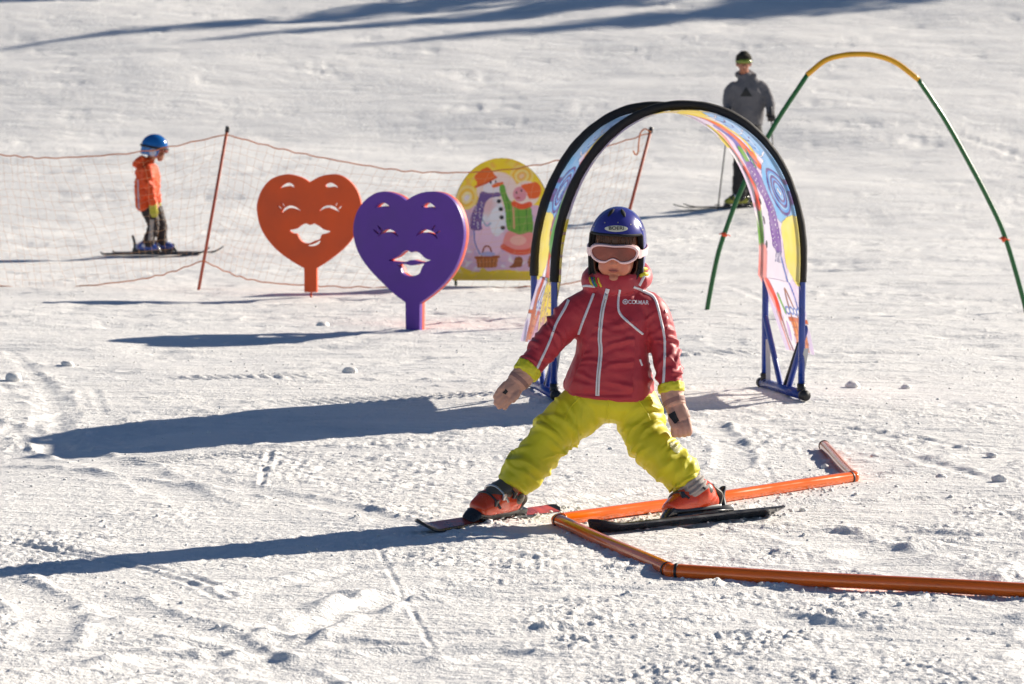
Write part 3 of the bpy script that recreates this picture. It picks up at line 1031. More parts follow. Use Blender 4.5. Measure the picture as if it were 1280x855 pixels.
# ------------------------------------------------------------------ tall hoop of green and yellow pipe
M_gpipe = mat('green_pipe', srgb(28, 98, 45), 0.35, var=0.08, vscale=6)
M_ypipe = mat('yellow_pipe', srgb(225, 165, 20), 0.35, var=0.08, vscale=6)
M_tie = mat('orange_tie', srgb(225, 80, 35), 0.6)
hy = 19.4
sc = hy / 3556.0


def hpx(zx, zy):
    return ((840 + zx / 2.375 - 640) * sc, hy, 1.27 - (40 + zy / 2.375 - 155) * sc)


hoop = empty('pipe_hoop', (1.35, hy, settle(1.35, hy)), 'tall thin hoop of green pipe with a yellow top, beside the printed arch', 'hoop')
gl = [hpx(*q) for q in ((103, 850), (105, 828), (130, 690), (155, 600), (210, 455), (300, 280), (400, 125))]
gl[0] = (gl[1][0] - 0.01, hy, -0.15)
yl = [hpx(*q) for q in ((397, 128), (450, 86), (500, 71), (550, 67), (600, 71), (660, 92), (727, 142))]
gr = [hpx(*q) for q in ((725, 140), (800, 250), (870, 370), (940, 500), (990, 610), (1045, 790), (1058, 850))] + [(hpx(1066, 0)[0], hy, -0.15)]
MB().tube(gl, 0.0165, n=50, spline=True, seg=12).build('green_pipe', M_gpipe, hoop)
MB().tube(yl, 0.0185, n=40, spline=True, seg=12).build('yellow_pipe', M_ypipe, hoop)
MB().tube(gr, 0.0165, n=60, spline=True, seg=12).build('green_pipe', M_gpipe, hoop)
for q in ((155, 600), (985, 613)):
    a = hpx(*q)
    mt = MB(); mt.tube([(a[0] - .035, hy - .02, a[2] + .006), (a[0] - .012, hy - .022, a[2] + .003), (a[0] + .014, hy - .022, a[2]), (a[0] + .04, hy - .012, a[2] - .008)], 0.004, seg=6)
    mt.tube([(a[0] - 0.013, hy, a[2] - .006), (a[0] + 0.013, hy, a[2] + .006)], 0.0205, seg=10)
    mt.build('tie', M_tie, hoop)

# ------------------------------------------------------------------ printed fabric arch
M_blue = mat('blue_steel', srgb(28, 62, 150), 0.32, var=0.12, vscale=14, coat=0.25)
M_sleeve = mat('black_sleeve', (0.016, 0.014, 0.014), 0.75, var=0.2, vscale=25, bump=0.3, bscale=60)
M_print = mat('arch_print', (1, 1, 1), 0.6, var=0.03, attr='print', translucent=0.30)
M_strap = mat('grey_strap', srgb(200, 198, 196), 0.7)
SPR, AH, AW = 0.62, 0.737, 0.563


def hoop_pt(k, s):
    """k: 0 near hoop, 1 far hoop; s: arc position -1 (one foot) .. 0 (top) .. 1 (other foot), returns x, y, z"""
    cx, yy = (0.753, 12.9) if k == 0 else (0.650, 13.45)
    w = AW if k == 0 else 0.548
    return cx, yy, w


HS = 0.555      # sleeves end at this height
_ph = np.linspace(0, np.pi / 2, 200)
_arc = np.concatenate([[0], np.cumsum(np.hypot(np.diff(AW * np.sin(_ph)), np.diff(AH * np.cos(_ph))))])
ARC_L = _arc[-1]; ARC_S = ARC_L + (SPR - HS)


def curve(k, s):
    """s: signed distance along the hoop from its top (m)"""
    cx, yy, w = hoop_pt(k, 0)
    a = abs(s)
    if a < ARC_L:
        ph = np.interp(a, _arc, _ph)
        x, z = w * math.sin(ph) ** 0.94, SPR + AH * math.cos(ph)
    else:
        x, z = w, SPR - (a - ARC_L)
    return np.array([cx + math.copysign(x, s) + 0.03 * max(0.0, (z - 0.5) / 0.86), yy, z])


ga = settle(0.75, 13.1, 0.3)
arch = empty('fabric_arch', (0.70, 13.1, ga), 'low arch of printed colourful fabric on black and blue hoops behind the child in red', 'arch')
for k in (0, 1):
    P = [curve(k, s) for s in np.linspace(-ARC_S, ARC_S, 120)]
    hp = [(P[0][0], P[0][1], ga + 0.045)] + [tuple(q) for q in P] + [(P[-1][0], P[-1][1], ga + 0.045)]
    ho = MB().tube(hp, 0.0155, seg=14).build('hoop_pole', M_blue, arch)
    mb = MB()
    wv = [0.0225 + 0.0008 * math.sin(i * .37 + k) + 0.0006 * math.sin(i * 1.1) for i in range(120)]
    mb.sweep([(q[0], q[1] + (0.006 if k == 0 else -0.006), q[2], w * 0.92, w * 1.15) for q, w in zip(P, wv)], seg=16, spline=False, cap=0.0)
    mb.build('sleeve', M_sleeve, ho)

FL = 0.335
NT, NH = 100, 420
hh = np.linspace(-(ARC_S + FL), ARC_S + FL, NH * 2)
tt = np.linspace(-0.075, 1.075, NT)
FV = []
for s in hh:
    a = abs(s); sg = math.copysign(1, s)
    e = max(0.0, a - ARC_S)
    if e == 0:
        N_ = curve(0, s); F_2 = curve(1, s)
    else:
        N_ = curve(0, sg * ARC_S); F_2 = curve(1, sg * ARC_S)
        q = e / FL
        N_ = N_ + np.array([0.055 * q if sg > 0 else -0.03 * q, 0.02 + 0.03 * q, -e * (1.0 if sg > 0 else 0.85)])
        F_2 = F_2 + np.array([0.10 * q ** .8 if sg > 0 else -0.055 * q, -0.10 * q, -e * 1.03 * (1.0 if sg > 0 else 0.88)])
    for t in tt:
        p_ = N_ * (1 - t) + F_2 * t
        bow = max(0.0, 4 * t * (1 - t))
        # the cloth is pulled tight between the hoops: a shallow saddle and small puckers at the sleeves
        inward = np.array([0.5 - (p_[0] - 0.69) * 1.2, 0, -0.5]) if e == 0 else np.array([-0.4 * sg, 0, 0])
        hook = 0.024 if e == 0 else 0.024 * (1 - e / FL)
        cin = np.array([0.69 - p_[0], 0, 0.62 - p_[2] if p_[2] > 0.62 else 0.0]); p_ = p_ + cin / (np.linalg.norm(cin) + 1e-9) * hook
        p_ = p_ + inward * bow * (0.02 if e == 0 else 0.006)
        p_ = p_ + np.array([1, 0, 0.4]) * 0.0015 * math.sin(s * 34 + t * 3) * bow + np.array([0.003, 0, 0.002]) * math.sin(s * 9 + t * 8) * (1 - abs(2 * t - 1) ** 3)
        FV.append(p_)
FV = np.array(FV)
ii = (np.arange(NH * 2 - 1)[:, None] * NT + np.arange(NT - 1)[None, :]).ravel()
fq = np.stack([ii, ii + 1, ii + NT + 1, ii + NT], 1)
fm = bpy.data.meshes.new('fabric'); fm.from_pydata(FV.tolist(), [], fq.tolist())
S_ = np.repeat(hh, NT); T_ = np.clip(np.tile(tt, NH * 2), 0, 1)
right = S_ >= 0
TT = np.where(right, T_, np.clip((1 - T_) * 1.5 - 0.08, 0, 1.05)) * 0.45
HH = np.abs(S_)
B = Paint(TT, HH, LIL)


def q(t, h): return (t * 0.45, h)


wn_ = perlin2(TT * 14, HH * 9)
B.put(sstep(.1, .4, wn_), WHT)
B.put(sstep(.20, .12, HH + wn_ * .04), YEL)
B.stroke([q(.75, .05), q(.6, .12), q(.7, .22)], .05, LIL); B.stroke([q(.95, .0), q(.85, .1), q(.9, .2)], .08, LIL)
B.stroke([q(.55, .1), q(.5, .17)], .03, PUR); B.stroke([q(.7, .14), q(.62, .24)], .03, srgb(120, 100, 170))
B.poly([q(0, .1), q(.24, .14), q(.30, .3), q(.24, .46), q(0, .5)], srgb(140, 185, 232), 3)
for k in range(7): B.stroke([q(.06 + .03 * (k % 3), .14 + .05 * k), q(.2, .16 + .05 * k), q(.28, .13 + .05 * k)], .008, (WHT, PUR, srgb(90, 140, 215))[k % 3])
B.stroke([q(.42, .2), q(.3, .33), q(.36, .45)], .035, YEL); B.stroke([q(.1, .2), q(.16, .42)], .02, srgb(180, 205, 240))
B.stroke([q(.55, .16), q(.48, .28), q(.52, .38), q(.44, .5)], .075, ORA); B.stroke([q(.62, .2), q(.58, .32)], .02, RED)
B.stroke([q(.7, .26), q(.66, .38), q(.75, .52)], .05, srgb(110, 100, 185)); B.stroke([q(.82, .3), q(.9, .45), q(.85, .6)], .035, PNK)
B.stroke([q(.9, .26), q(.97, .4)], .05, YEL)
B.stroke([q(.66, .42), q(.7, .52), q(.8, .6), q(.9, .7), q(.95, .85), q(.97, 1.0)], .05, GRN)
B.stroke([q(.52, .42), q(.56, .52)], .02, srgb(90, 150, 120)); B.stroke([q(.38, .44), q(.42, .54)], .025, ORA)
B.stroke([q(.92, .55), q(.86, .65), q(.94, .74)], .055, RED)
B.poly([q(.62, .62), q(.5, .7), q(.45, .95), q(.25, 1.1), q(.2, 1.28), q(.7, 1.28), q(.86, 1.0), q(.85, .78)], srgb(232, 224, 240), 3)
B.poly([q(-.1, .5), q(.3, .5), q(.52, .58), q(.52, .7), q(.36, .8), q(-.1, .83)], srgb(130, 185, 235), 4)
B.rings(0.2 * .45, .655, .115, .135, [srgb(130, 185, 235), PUR, BLU, srgb(150, 198, 240), PUR, BLU, PUR, srgb(140, 190, 238), srgb(120, 175, 232), WHT], .07)
B.poly([q(-.1, .80), q(.3, .80), q(.34, .9), q(.28, 1.0), q(.12, 1.06), q(-.1, 1.12)], srgb(242, 224, 110), 3)
B.poly([q(.60, .49), q(.82, .52), q(.80, .6), q(.70, .68), q(.66, .78), q(.68, .93), q(.40, .95), q(.42, .78), q(.5, .66)], srgb(128, 88, 168), 2)
for i in range(44):
    h = .52 + (i * 0.618 % 1) * .42; c = np.interp(h, [.52, .6, .7, .8, .94], [.70, .68, .60, .55, .54])
    B.ell((c + ((i * .37) % 1 - .5) * .22) * .45, h, .0055, .0045, WHT)
for k in range(5): B.stroke([q(.42 + k * .035, .95), q(.40 + k * .045, 1.0)], .008, srgb(70, 75, 140))
for h in (.71, .81, .93): B.ell(.84 * .45, h, .012, .02, BLK)
B.stroke([q(.4, .98), q(.2, 1.1), q(.12, 1.22)], .014, srgb(70, 110, 200)); B.stroke([q(.6, .5), q(.55, .44), q(.48, .5)], .012, DBL)
B.stroke([q(.93, .98), q(.92, 1.1), q(.85, 1.2)], .10, PNK)
B.stroke([q(.85, 1.12), q(.78, 1.2), q(.86, 1.26)], .06, RED); B.stroke([q(.66, 1.17), q(.6, 1.24)], .025, GRN)
B.poly([q(.02, 1.27), q(.52, 1.27), q(.46, 1.41), q(.1, 1.42)], srgb(235, 150, 80)); B.stroke([q(.0, 1.275), q(.54, 1.275)], .02, srgb(205, 100, 45))
for k in range(5): B.stroke([q(.1 + k * .09, 1.28), q(.14 + k * .075, 1.41)], .01, srgb(200, 105, 50), False)
for k in range(3): B.stroke([q(.06, 1.31 + k * .035), q(.5, 1.31 + k * .035)], .006, srgb(200, 105, 50), False)
B.stroke([q(.45, 1.27), q(.42, 1.14), q(.25, 1.24), q(.2, 1.27)], .018, BRN)
for k in range(4): B.ell((.15 + k * .12) * .45, 1.235, .028, .02, srgb(90, 130, 215)); B.ell((.15 + k * .12) * .45, 1.235, .018, .012, WHT)
B.poly([q(.58, 1.28), q(.74, 1.28), q(.68, 1.42), q(.54, 1.42)], WHT, 3); B.ell(.65 * .45, 1.33, .022, .045, srgb(205, 175, 225))
B.stroke([q(.82, 1.26), q(.8, 1.36), q(.76, 1.42)], .03, BRN); B.stroke([q(.92, 1.26), q(.9, 1.42)], .03, srgb(225, 150, 140))
L_ = (~right)
sv = B.c.copy()
B.poly([q(.5, .88), q(1.1, .80), q(1.1, 1.36), q(.7, 1.36), q(.5, 1.15)], YEL, 3)
scr = np.abs(perlin2(TT * 26 + 3, HH * 17)) < .07
B.put((scr & (HH > .85) & (HH < 1.36) & (TT > .2)).astype(float) * .8, srgb(190, 120, 150))
B.put(sstep(1.2, 1.36, HH + wn_ * .1) * sstep(.12, .2, TT) * .7, srgb(200, 130, 160))
B.stroke([q(.3, .82), q(.35, 1.0), q(.12, 1.2)], .06, srgb(200, 85, 60)); B.stroke([q(.12, 1.18), q(.16, 1.42)], .07, srgb(190, 95, 50)); B.stroke([q(.4, 1.0), q(.45, 1.15), q(.3, 1.28)], .03, srgb(175, 200, 225))
B.stroke([q(.66, .30), q(.56, .6), q(.40, .92)], .11, srgb(74, 145, 56)); B.stroke([q(.42, .3), q(.40, .6), q(.28, .85)], .02, PUR)
B.c = np.where(L_[:, None], B.c, sv)
# drawn contour lines between the fields of the print, broken like brush work
G_ = B.c.reshape(NH * 2, NT, 3)
df = np.zeros((NH * 2, NT))
df[:, 1:] += np.abs(np.diff(G_, axis=1)).sum(2); df[1:, :] += np.abs(np.diff(G_, axis=0)).sum(2)
ln = sstep(.25, .6, df) * sstep(-.35, .05, perlin2(TT * 30 + 8, HH * 22).reshape(NH * 2, NT))
G_ = G_ * (1 - .62 * ln[:, :, None]) + np.array(srgb(70, 60, 120)) * .62 * ln[:, :, None]
wash = (.10 + .16 * perlin2(TT * 18 + 44, HH * 13 + 3)).clip(0, .35).reshape(NH * 2, NT, 1)
B.c = (G_ * (1 - wash) + np.array(srgb(244, 240, 246)) * wash).reshape(-1, 3)
B.apply(fm)
link('fabric', fm, M_print, arch)

for sd in (-1, 1):
    xn = curve(0, sd * ARC_S)[0]; xf = curve(1, sd * ARC_S)[0]
    n0 = Vector((xn + 0.0, 12.9, ga + 0.028)); f0 = Vector((xf, 13.45, ga + 0.028)); d = (n0 - f0).normalized()
    ro = MB().tube([tuple(f0 - d * .03), tuple(n0 + d * .03)], 0.023, seg=16).build('foot_bar', M_blue, arch)
    for e, s in ((n0, 1), (f0, -1)):
        MB().tube([tuple(e + d * s * .028), tuple(e + d * s * .062)], 0.025, seg=16).build('end_cap', M_dark, ro)
    for k_, pt in ((0, n0), (1, f0)):
        MB().tube([tuple(pt + Vector((0, 0, .005))), tuple(pt + Vector((0, 0, .05)))], 0.02, seg=12).build('socket', M_dark, arch)
    mid = (n0 + f0) / 2
    a = mid + d * 0.02
    MB().tube([tuple(a - d * .04), (a.x - 0.01 * sd - d.x * .26, a.y - d.y * .26, ga + .345)], 0.0135, seg=12, cap=0.9).build('strut', M_blue, arch)
    MB().tube([tuple(a + d * .06), (a.x + 0.02 + d.x * .27, a.y + d.y * .27 + .04, ga + .33)], 0.0135, seg=12, cap=0.9).build('strut', M_blue, arch)
    MB().tube([tuple(a), (a.x + 0.06, a.y + d.y * .10, ga + .25)], 0.0115, seg=12).build('brace', M_dark, arch)
    for pt, o2 in ((n0, 0.02), (f0, 0.012)):
        p0 = Vector((pt.x + o2, pt.y - .02, ga + .24)); p1 = pt - d * (.05 if pt is n0 else -.05) + Vector((0, -.025, 0.0))
        w = Vector((0.011, 0, 0)); st = MB()
        st.add([p0 - w, p0 + w, p1 + w, p1 - w, p0 - w + Vector((0, .002, 0)), p0 + w + Vector((0, .002, 0)), p1 + w + Vector((0, .002, 0)), p1 - w + Vector((0, .002, 0))],
               [(0, 1, 2, 3), (7, 6, 5, 4), (0, 4, 5, 1), (1, 5, 6, 2), (2, 6, 7, 3), (3, 7, 4, 0)])
        st.build('strap', M_strap, arch, smooth=False)

# ------------------------------------------------------------------ orange barrier lying on the snow
M_opipe = mat('orange_gloss_pipe', srgb(246, 112, 16), 0.14, var=0.06, vscale=8, coat=0.6)
bar_pts = [(1.227, 11.12), (1.217, 10.07), (0.145, 8.955), (0.449, 7.99), (1.622, 7.513)]
R_ = 0.0205
bp3 = []
for x, y in bar_pts:
    bp3.append(Vector((x, y, settle(x, y, .04) + R_ * 0.72)))
barrier = empty('pipe_barrier', tuple(bp3[2] - Vector((0, 0, R_))), 'glossy orange pipe laid in a zigzag on the snow under the skis', 'barrier')
for i, (a, b_) in enumerate(zip(bp3[:-1], bp3[1:])):
    d = (b_ - a).normalized()
    e = 0.012
    pp = [a + d * (e if i else -.0), b_ - d * (e if i < 3 else 0)]
    n_ = 14
    pts = []
    for k in range(n_ + 1):
        t = k / n_
        pts.append(tuple(pp[0] * (1 - t) + pp[1] * t + Vector((0, 0, 0.0015 * math.sin(t * 7 + i)))))
    po = MB().tube(pts, R_, seg=28).build('pipe', M_opipe, barrier)
    angle_smooth(po, 40)
    for s, pt in ((1, pp[0]), (-1, pp[1])):
        MB().tube([tuple(pt + d * s * .004), tuple(pt + d * s * .012)], R_ + .0022, seg=24).build('rim', M_opipe if (i in (0, 1) and s < 0) else M_dark, po)
for c in bp3[1:-1]:
    MB().ball(tuple(c), (R_ * 1.04,) * 3, 20).build('joint', M_opipe, barrier)

# ------------------------------------------------------------------ pines up the slope, whose shadows cross the piste
M_bark = mat('pine_bark', (0.09, 0.06, 0.04), 0.9, var=0.3, vscale=6, bump=0.6, bscale=12)
M_needle = mat('pine_needles', (0.035, 0.065, 0.03), 0.7, var=0.35, vscale=2.0)


def pine(x, y, h, label, seed):
    r = np.random.default_rng(seed)
    z = float(macro(np.array([x]), np.array([y]))[0])
    t = empty('pine_tree', (x, y, z), label, 'tree', 'pines up the slope')
    MB().sweep([(x, y, z - .3, .02 * h, .02 * h), (x + .02, y, z + h * .5, .012 * h, .012 * h), (x, y, z + h, .01, .01)], seg=9).build('trunk', M_bark, t)
    mb = MB()
    lv = int(h * 4.2)
    for i in range(lv):
        f = 0.08 + 0.92 * i / lv
        rad = (1 - f) ** 0.8 * h * 0.25 * r.uniform(.8, 1.15) + .08
        nb_ = int(7 + 9 * (1 - f))
        for k in range(nb_):
            a = 2 * math.pi * (k + r.random()) / nb_
            L = rad * r.uniform(.7, 1.1); zz = z + h * f + r.uniform(-.1, .1)
            ca, sa = math.cos(a), math.sin(a)
            for s in range(5):
                u0 = L * (s / 5); u1 = L * ((s + 1.3) / 5); w = 0.27 * L * (1 - s / 6) + .07
                dz0 = -.25 * u0 - .05 * u0 * u0; dz1 = -.25 * u1 - .05 * u1 * u1
                tw = r.uniform(-.1, .1)
                mb.add([(x + ca * u0 - sa * w, y + sa * u0 + ca * w, zz + dz0 - .05 + tw), (x + ca * u0 + sa * w, y + sa * u0 - ca * w, zz + dz0 - .05 - tw), (x + ca * u1, y + sa * u1, zz + dz1)], [(0, 1, 2)])
    mb.build('crown', M_needle, t)


for i, (tx, ty, h) in enumerate([(-8.8, 48.3, 10.0), (-5.6, 48.4, 11.0), (-3.4, 47.4, 12.5), (-13.5, 50.6, 8.5), (8.6, 48.2, 5.0)]):
    L = h / 0.36
    pine(tx + .848 * L, ty + .53 * L, h, ['snow-free young pine up the slope', 'tall slim pine up the slope', 'tallest pine up the slope', 'lone pine at the edge of the slope', 'short pine up the slope'][i] + ' casting a long shadow over the piste', 40 + i)

# ------------------------------------------------------------------ skis and boots
M_ski = mat('black_ski', (0.02, 0.02, 0.023), 0.3, var=0.25, vscale=20, coat=0.2)
M_skitop = mat('ski_top_red_grey', srgb(176, 70, 52), 0.3, var=0.55, vscale=22, coat=0.3)
M_skidark = mat('ski_top_dark', srgb(58, 40, 42), 0.35, var=0.4, vscale=18, coat=0.3)
M_bind = mat('binding_black', (0.025, 0.025, 0.028), 0.3, var=0.1, coat=0.2)
M_boot = mat('orange_boot_shell', srgb(224, 74, 30), 0.25, var=0.08, vscale=20, coat=0.4)
M_bootd = mat('grey_boot_trim', srgb(90, 84, 74), 0.4, var=0.1)
M_steel = mat('steel', (0.55, 0.55, 0.55), 0.3, metallic=0.9, var=0.05)


def frame(pos, fwd, up):
    f = Vector(fwd).normalized(); u = Vector(up); u = (u - f * u.dot(f)).normalized()
    l = u.cross(f)
    M = Matrix(((f.x, l.x, u.x, pos[0]), (f.y, l.y, u.y, pos[1]), (f.z, l.z, u.z, pos[2]), (0, 0, 0, 1)))
    return M


def make_ski(M, lf, lb, w, label, top, group=None, binding=True):
    root = empty('ski', tuple(M.translation), label, 'ski', group)
    n = 46
    S = np.linspace(-lb, lf, n)
    rows = []
    for s in S:
        u = s / lf if s > 0 else s / lb
        wd = w * (0.40 + 0.10 * u * u)
        tip = max(0.0, (s - lf * 0.74) / (lf * 0.26)); tl = max(0.0, (-s - lb * 0.93) / (lb * 0.07))
        wd *= math.sqrt(max(0.02, 1 - tip ** 3.2)) * math.sqrt(max(0.15, 1 - 0.85 * tl ** 3))
        z = 0.034 * tip ** 2 + 0.010 * tl ** 2
        th = 0.012 - 0.004 * abs(u) ** 2
        rows.append((s, wd, z, th))
    vs = []
    for s, wd, z, th in rows:
        vs += [(s, -wd, z), (s, wd, z), (s, wd, z + th * .55), (s, wd * .9, z + th), (s, -wd * .9, z + th), (s, -wd, z + th * .55)]
    fs = []
    for i in range(n - 1):
        for j in range(6):
            k = (j + 1) % 6
            fs.append((i * 6 + j, i * 6 + k, (i + 1) * 6 + k, (i + 1) * 6 + j))
    fs += [tuple(range(5, -1, -1)), tuple((n - 1) * 6 + j for j in range(6))]
    angle_smooth(MB().add(vs, fs, M).build('ski_body', M_ski, root), 30)
    vs = []
    for s, wd, z, th in rows[1:-2]:
        vs += [(s, -wd * .84, z + th + .0008), (s, wd * .84, z + th + .0008)]
    angle_smooth(MB().add(vs, [(2 * i, 2 * i + 2, 2 * i + 3, 2 * i + 1) for i in range(len(vs) // 2 - 1)], M).build('top_sheet', top, root), 50)
    if binding:
        t = MB()
        t.sweep([(0.135, 0, .016, .026, .006), (0.12, 0, .026, .030, .014), (.098, 0, .034, .030, .020), (.085, 0, .030, .026, .012)], D=(0, 0, 1), seg=14, M=M)
        angle_smooth(t.build('toe_piece', M_bind, root), 40)
        hl = MB()
        hl.box((-0.112, 0, .024), (.06, .052, .024), M=M, bev=.005)
        hl.sweep([(-.118, 0, .03, .016, .016), (-.125, 0, .07, .015, .013), (-.142, 0, .098, .017, .009)], D=(1, 0, 0), seg=12, M=M)
        angle_smooth(hl.build('heel_piece', M_bind, root), 40)
        pl = MB(); pl.box((0.0, 0, .0175), (.19, .045, .009), M=M, bev=.002)
        pl.build('plate', M_bind, root, smooth=False)
        br = MB(); br.tube([(-.13, .034, .014), (-.06, .038, .016), (.0, .036, .016)], .003, M=M); br.tube([(-.13, -.034, .014), (-.06, -.038, .016)], .003, M=M); br.tube([(-.13, -.034, .014), (-.13, .034, .014)], .003, M=M)
        tag(br.build('ski_brake', M_bind, root), kind='stuff')
    return root


def make_boot(parent, M, cuff, shell, trim, sc=1.0):
    """ski boot: local x towards the toe; the shaft leans to the given point of the leg"""
    Mi = M.inverted()
    c = Mi @ Vector(cuff)
    mb = MB()
    mb.sweep([(-.080 * sc, 0, .056, .037, .030), (-.04 * sc, 0, .066, .042, .042), (.01 * sc, 0, .070, .044, .046), (.06 * sc, 0, .060, .044, .036), (.100 * sc, 0, .049, .035, .023)], D=(0, 0, 1), seg=20, M=M, expo=2.4)
    mb.sweep([(-.044 * sc, 0, .066, .049, .044), (-.036 * sc + c.x * .3, c.y * .4, .066 + (c.z - .06) * .45, .053, .049), (c.x * .85 - .004, c.y * .9, c.z * .95, .052, .049)], D=(0, 1, 0), seg=20, M=M)
    me = fused('boot', mb, 0.0045, 3)
    bo = link('boot', me, shell, parent)
    angle_smooth(bo, 60)
    so = MB()
    so.box((0.012 * sc, 0, .033), (.205 * sc, .062, .016), M=M, bev=.005)
    angle_smooth(so.build('sole', M_bind, bo), 40)
    # overlapping flap over the instep, shaft liner and buckles
    fl = MB(); fl.sweep([(.056 * sc, 0, .078, .028, .020), (.026 * sc, 0, .100, .034, .022), (.004 * sc + c.x * .4, c.y * .4, .078 + (c.z - .06) * .7, .040, .034)], D=(0, 0, 1), seg=16, M=M)
    angle_smooth(fl.build('tongue', trim, bo), 50)
    for k, (fx, fz, ry) in enumerate(((.052 * sc, .076, .047), (.020 * sc, .096, .048), (-.002 * sc + c.x * .4, .072 + (c.z - .06) * .72, .057))):
        bk = MB()
        yc = c.y * (.0, .05, .45)[k]
        bk.tube([(fx - .004, yc - ry * 1.04, fz - .014), (fx + .012, yc - ry * .72, fz + .010), (fx + .016, yc, fz + .022), (fx + .012, yc + ry * .72, fz + .010), (fx - .004, yc + ry * 1.04, fz - .014)], .0042, seg=8, n=20, spline=True, M=M)
        bk.box((fx + .012, yc + ry * .86, fz + .002), (.016, .008, .022), M=M, bev=.002)
        angle_smooth(bk.build('buckle', M_bind if k != 1 else M_steel, bo), 50)
    hb_ = MB()
    for sd in (-1, 1): hb_.ball((-.03 * sc + c.x * .3, c.y * .35 + sd * .050, .075 + (c.z - .06) * .35), (.019, .007, .019), 16, M=M)
    hb_.sweep([(-.082 * sc, 0, .035, .030, .012), (-.098 * sc + c.x * .2, c.y * .3, .075, .034, .013), (-.062 * sc + c.x * .6, c.y * .7, .105, .036, .013)], D=(1, 0, 0), seg=12, M=M)
    tag(angle_smooth(hb_.build('cuff_trim', trim, bo), 50), kind='stuff')
    return bo


# ------------------------------------------------------------------ the child in the red jacket
G0 = settle(0.3, 9.1, 0.3) - 0.004


def px(u, v):       # metres in the upright plane of the child's body
    return ((u - 640) / 390.0, (650 - v) / 390.0)


SKIN = srgb(196, 128, 98)
M_skin = mat('skin', SKIN, 0.48, var=0.10, vscale=60, attr='tone', bump=0.15, bscale=500)
M_jacket = mat('red_jacket_cloth', srgb(178, 44, 56), 0.55, var=0.08, vscale=10, bump=0.12, bscale=260, sheen=0.15)
M_trous = mat('lime_trouser_cloth', srgb(212, 203, 22), 0.55, var=0.07, vscale=9, bump=0.12, bscale=260, sheen=0.1)
M_white = mat('white_piping', srgb(225, 222, 226), 0.5, var=0.04)
M_glove = mat('pink_tan_glove', srgb(198, 150, 130), 0.6, var=0.12, vscale=30, bump=0.25, bscale=160)
M_kpatch = mat('grey_reflective_print', srgb(158, 156, 96), 0.5, var=0.3, vscale=120)
M_gstrap = mat('glove_strap', srgb(150, 112, 104), 0.7, var=0.15, vscale=40, bump=0.3, bscale=200)
M_lime = mat('lime_cuff', srgb(214, 206, 40), 0.55, var=0.05)
M_gaiter = mat('grey_gaiter', srgb(160, 152, 146), 0.7, var=0.1, bump=0.3, bscale=150)
M_helm = mat('blue_helmet_shell', srgb(56, 54, 138), 0.28, var=0.05, vscale=8, coat=0.6)
M_lining = mat('black_lining', (0.012, 0.012, 0.014), 0.8, var=0.1)
M_gog = mat('pink_goggle_frame', srgb(246, 206, 204), 0.35, var=0.04)
M_lens = mat('rose_goggle_lens', srgb(122, 44, 28), 0.05, var=0.35, vscale=18, metallic=0.25, coat=0.5)
M_hair = mat('brown_hair', srgb(88, 56, 36), 0.5, var=0.35, vscale=60)
M_zip = mat('zip_metal', (0.4, 0.4, 0.42), 0.3, metallic=0.8)
M_strapb = mat('black_webbing', (0.02, 0.02, 0.02), 0.7)

YB = 9.12
ORG = (0.3, YB, 0.0)
HM = Matrix.Translation((0.336, 9.105, 0.872)) @ Matrix.Rotation(math.radians(-9), 4, 'Z') @ Matrix.Rotation(math.radians(7), 4, 'X') @ Matrix.Rotation(math.radians(2.5), 4, 'Y')


def hpt(x, y, z): return tuple(HM @ Vector((x, y, z)))


def hsw(mb, pts, D=(0, 1, 0), **k):
    mb.sweep(pts, D=D, M=HM, **k)


body = MB()
body.ball((0, .012, .02), (.070, .088, .088), 24, M=HM)
hsw(body, [(0, -.005, .02, .064, .074), (0, -.016, -.03, .058, .066), (0, -.024, -.064, .049, .053), (0, -.034, -.082, .034, .036)], seg=22)
body.ball((0, -.060, -.079), (.020, .016, .014), 14, M=HM)
for s in (-1, 1):
    body.ball((s * .027, -.051, -.040), (.026, .026, .030), 14, M=HM)
    body.ball((s * .068, .012, -.01), (.010, .018, .026), 12, M=HM)
hsw(body, [(0, -.076, .012, .008, .008), (0, -.086, -.010, .009, .010), (0, -.093, -.028, .013, .011)], seg=12)
body.ball((.0, -.0765, -.0460), (.0180, .0050, .0036), 14, M=HM)
body.ball((.0, -.0745, -.0548), (.0150, .0055, .0042), 14, M=HM)
body.sweep([(.336, 9.125, .80, .036, .038), (.332, 9.135, .74, .037, .038), (.327, 9.138, .69, .060, .045), (.322, 9.138, .64, .080, .055), (.318, 9.138, .53, .078, .06), (.312, 9.138, .42, .088, .066)], seg=20)
ARM_L = [(.255, 9.135, .70), (.19, 9.118, .665), (.135, 9.10, .602), (.082, 9.065, .542), (.046, 9.04, .490)]
ARM_R = [(.400, 9.135, .70), (.458, 9.125, .668), (.486, 9.105, .575), (.500, 9.075, .50), (.509, 9.05, .432)]
LEG_L = [(.262, 9.135, .40), (.222, 9.125, .362), (.130, 9.095, .280), (.068, 9.065, .205), (.012, 9.04, .132), (-.004, 9.03, .10)]
LEG_R = [(.362, 9.135, .40), (.400, 9.125, .366), (.425, 9.10, .292), (.472, 9.06, .228), (.560, 9.03, .150), (.582, 9.02, .110)]
body.sweep([p + (r,) for p, r in zip(ARM_L, (.034, .033, .028, .025, .021))], seg=12)
body.sweep([p + (r,) for p, r in zip(ARM_R, (.034, .033, .028, .025, .021))], seg=12)
body.sweep([ARM_L[-1] + (.02,), (.02, 9.03, .458, .018), (-.008, 9.02, .428, .016)], seg=10)
body.sweep([ARM_R[-1] + (.02,), (.518, 9.03, .39, .018), (.532, 9.02, .35, .016)], seg=10)
body.sweep([p + (r,) for p, r in zip(LEG_L, (.06, .058, .045, .042, .034, .03))] , seg=12)
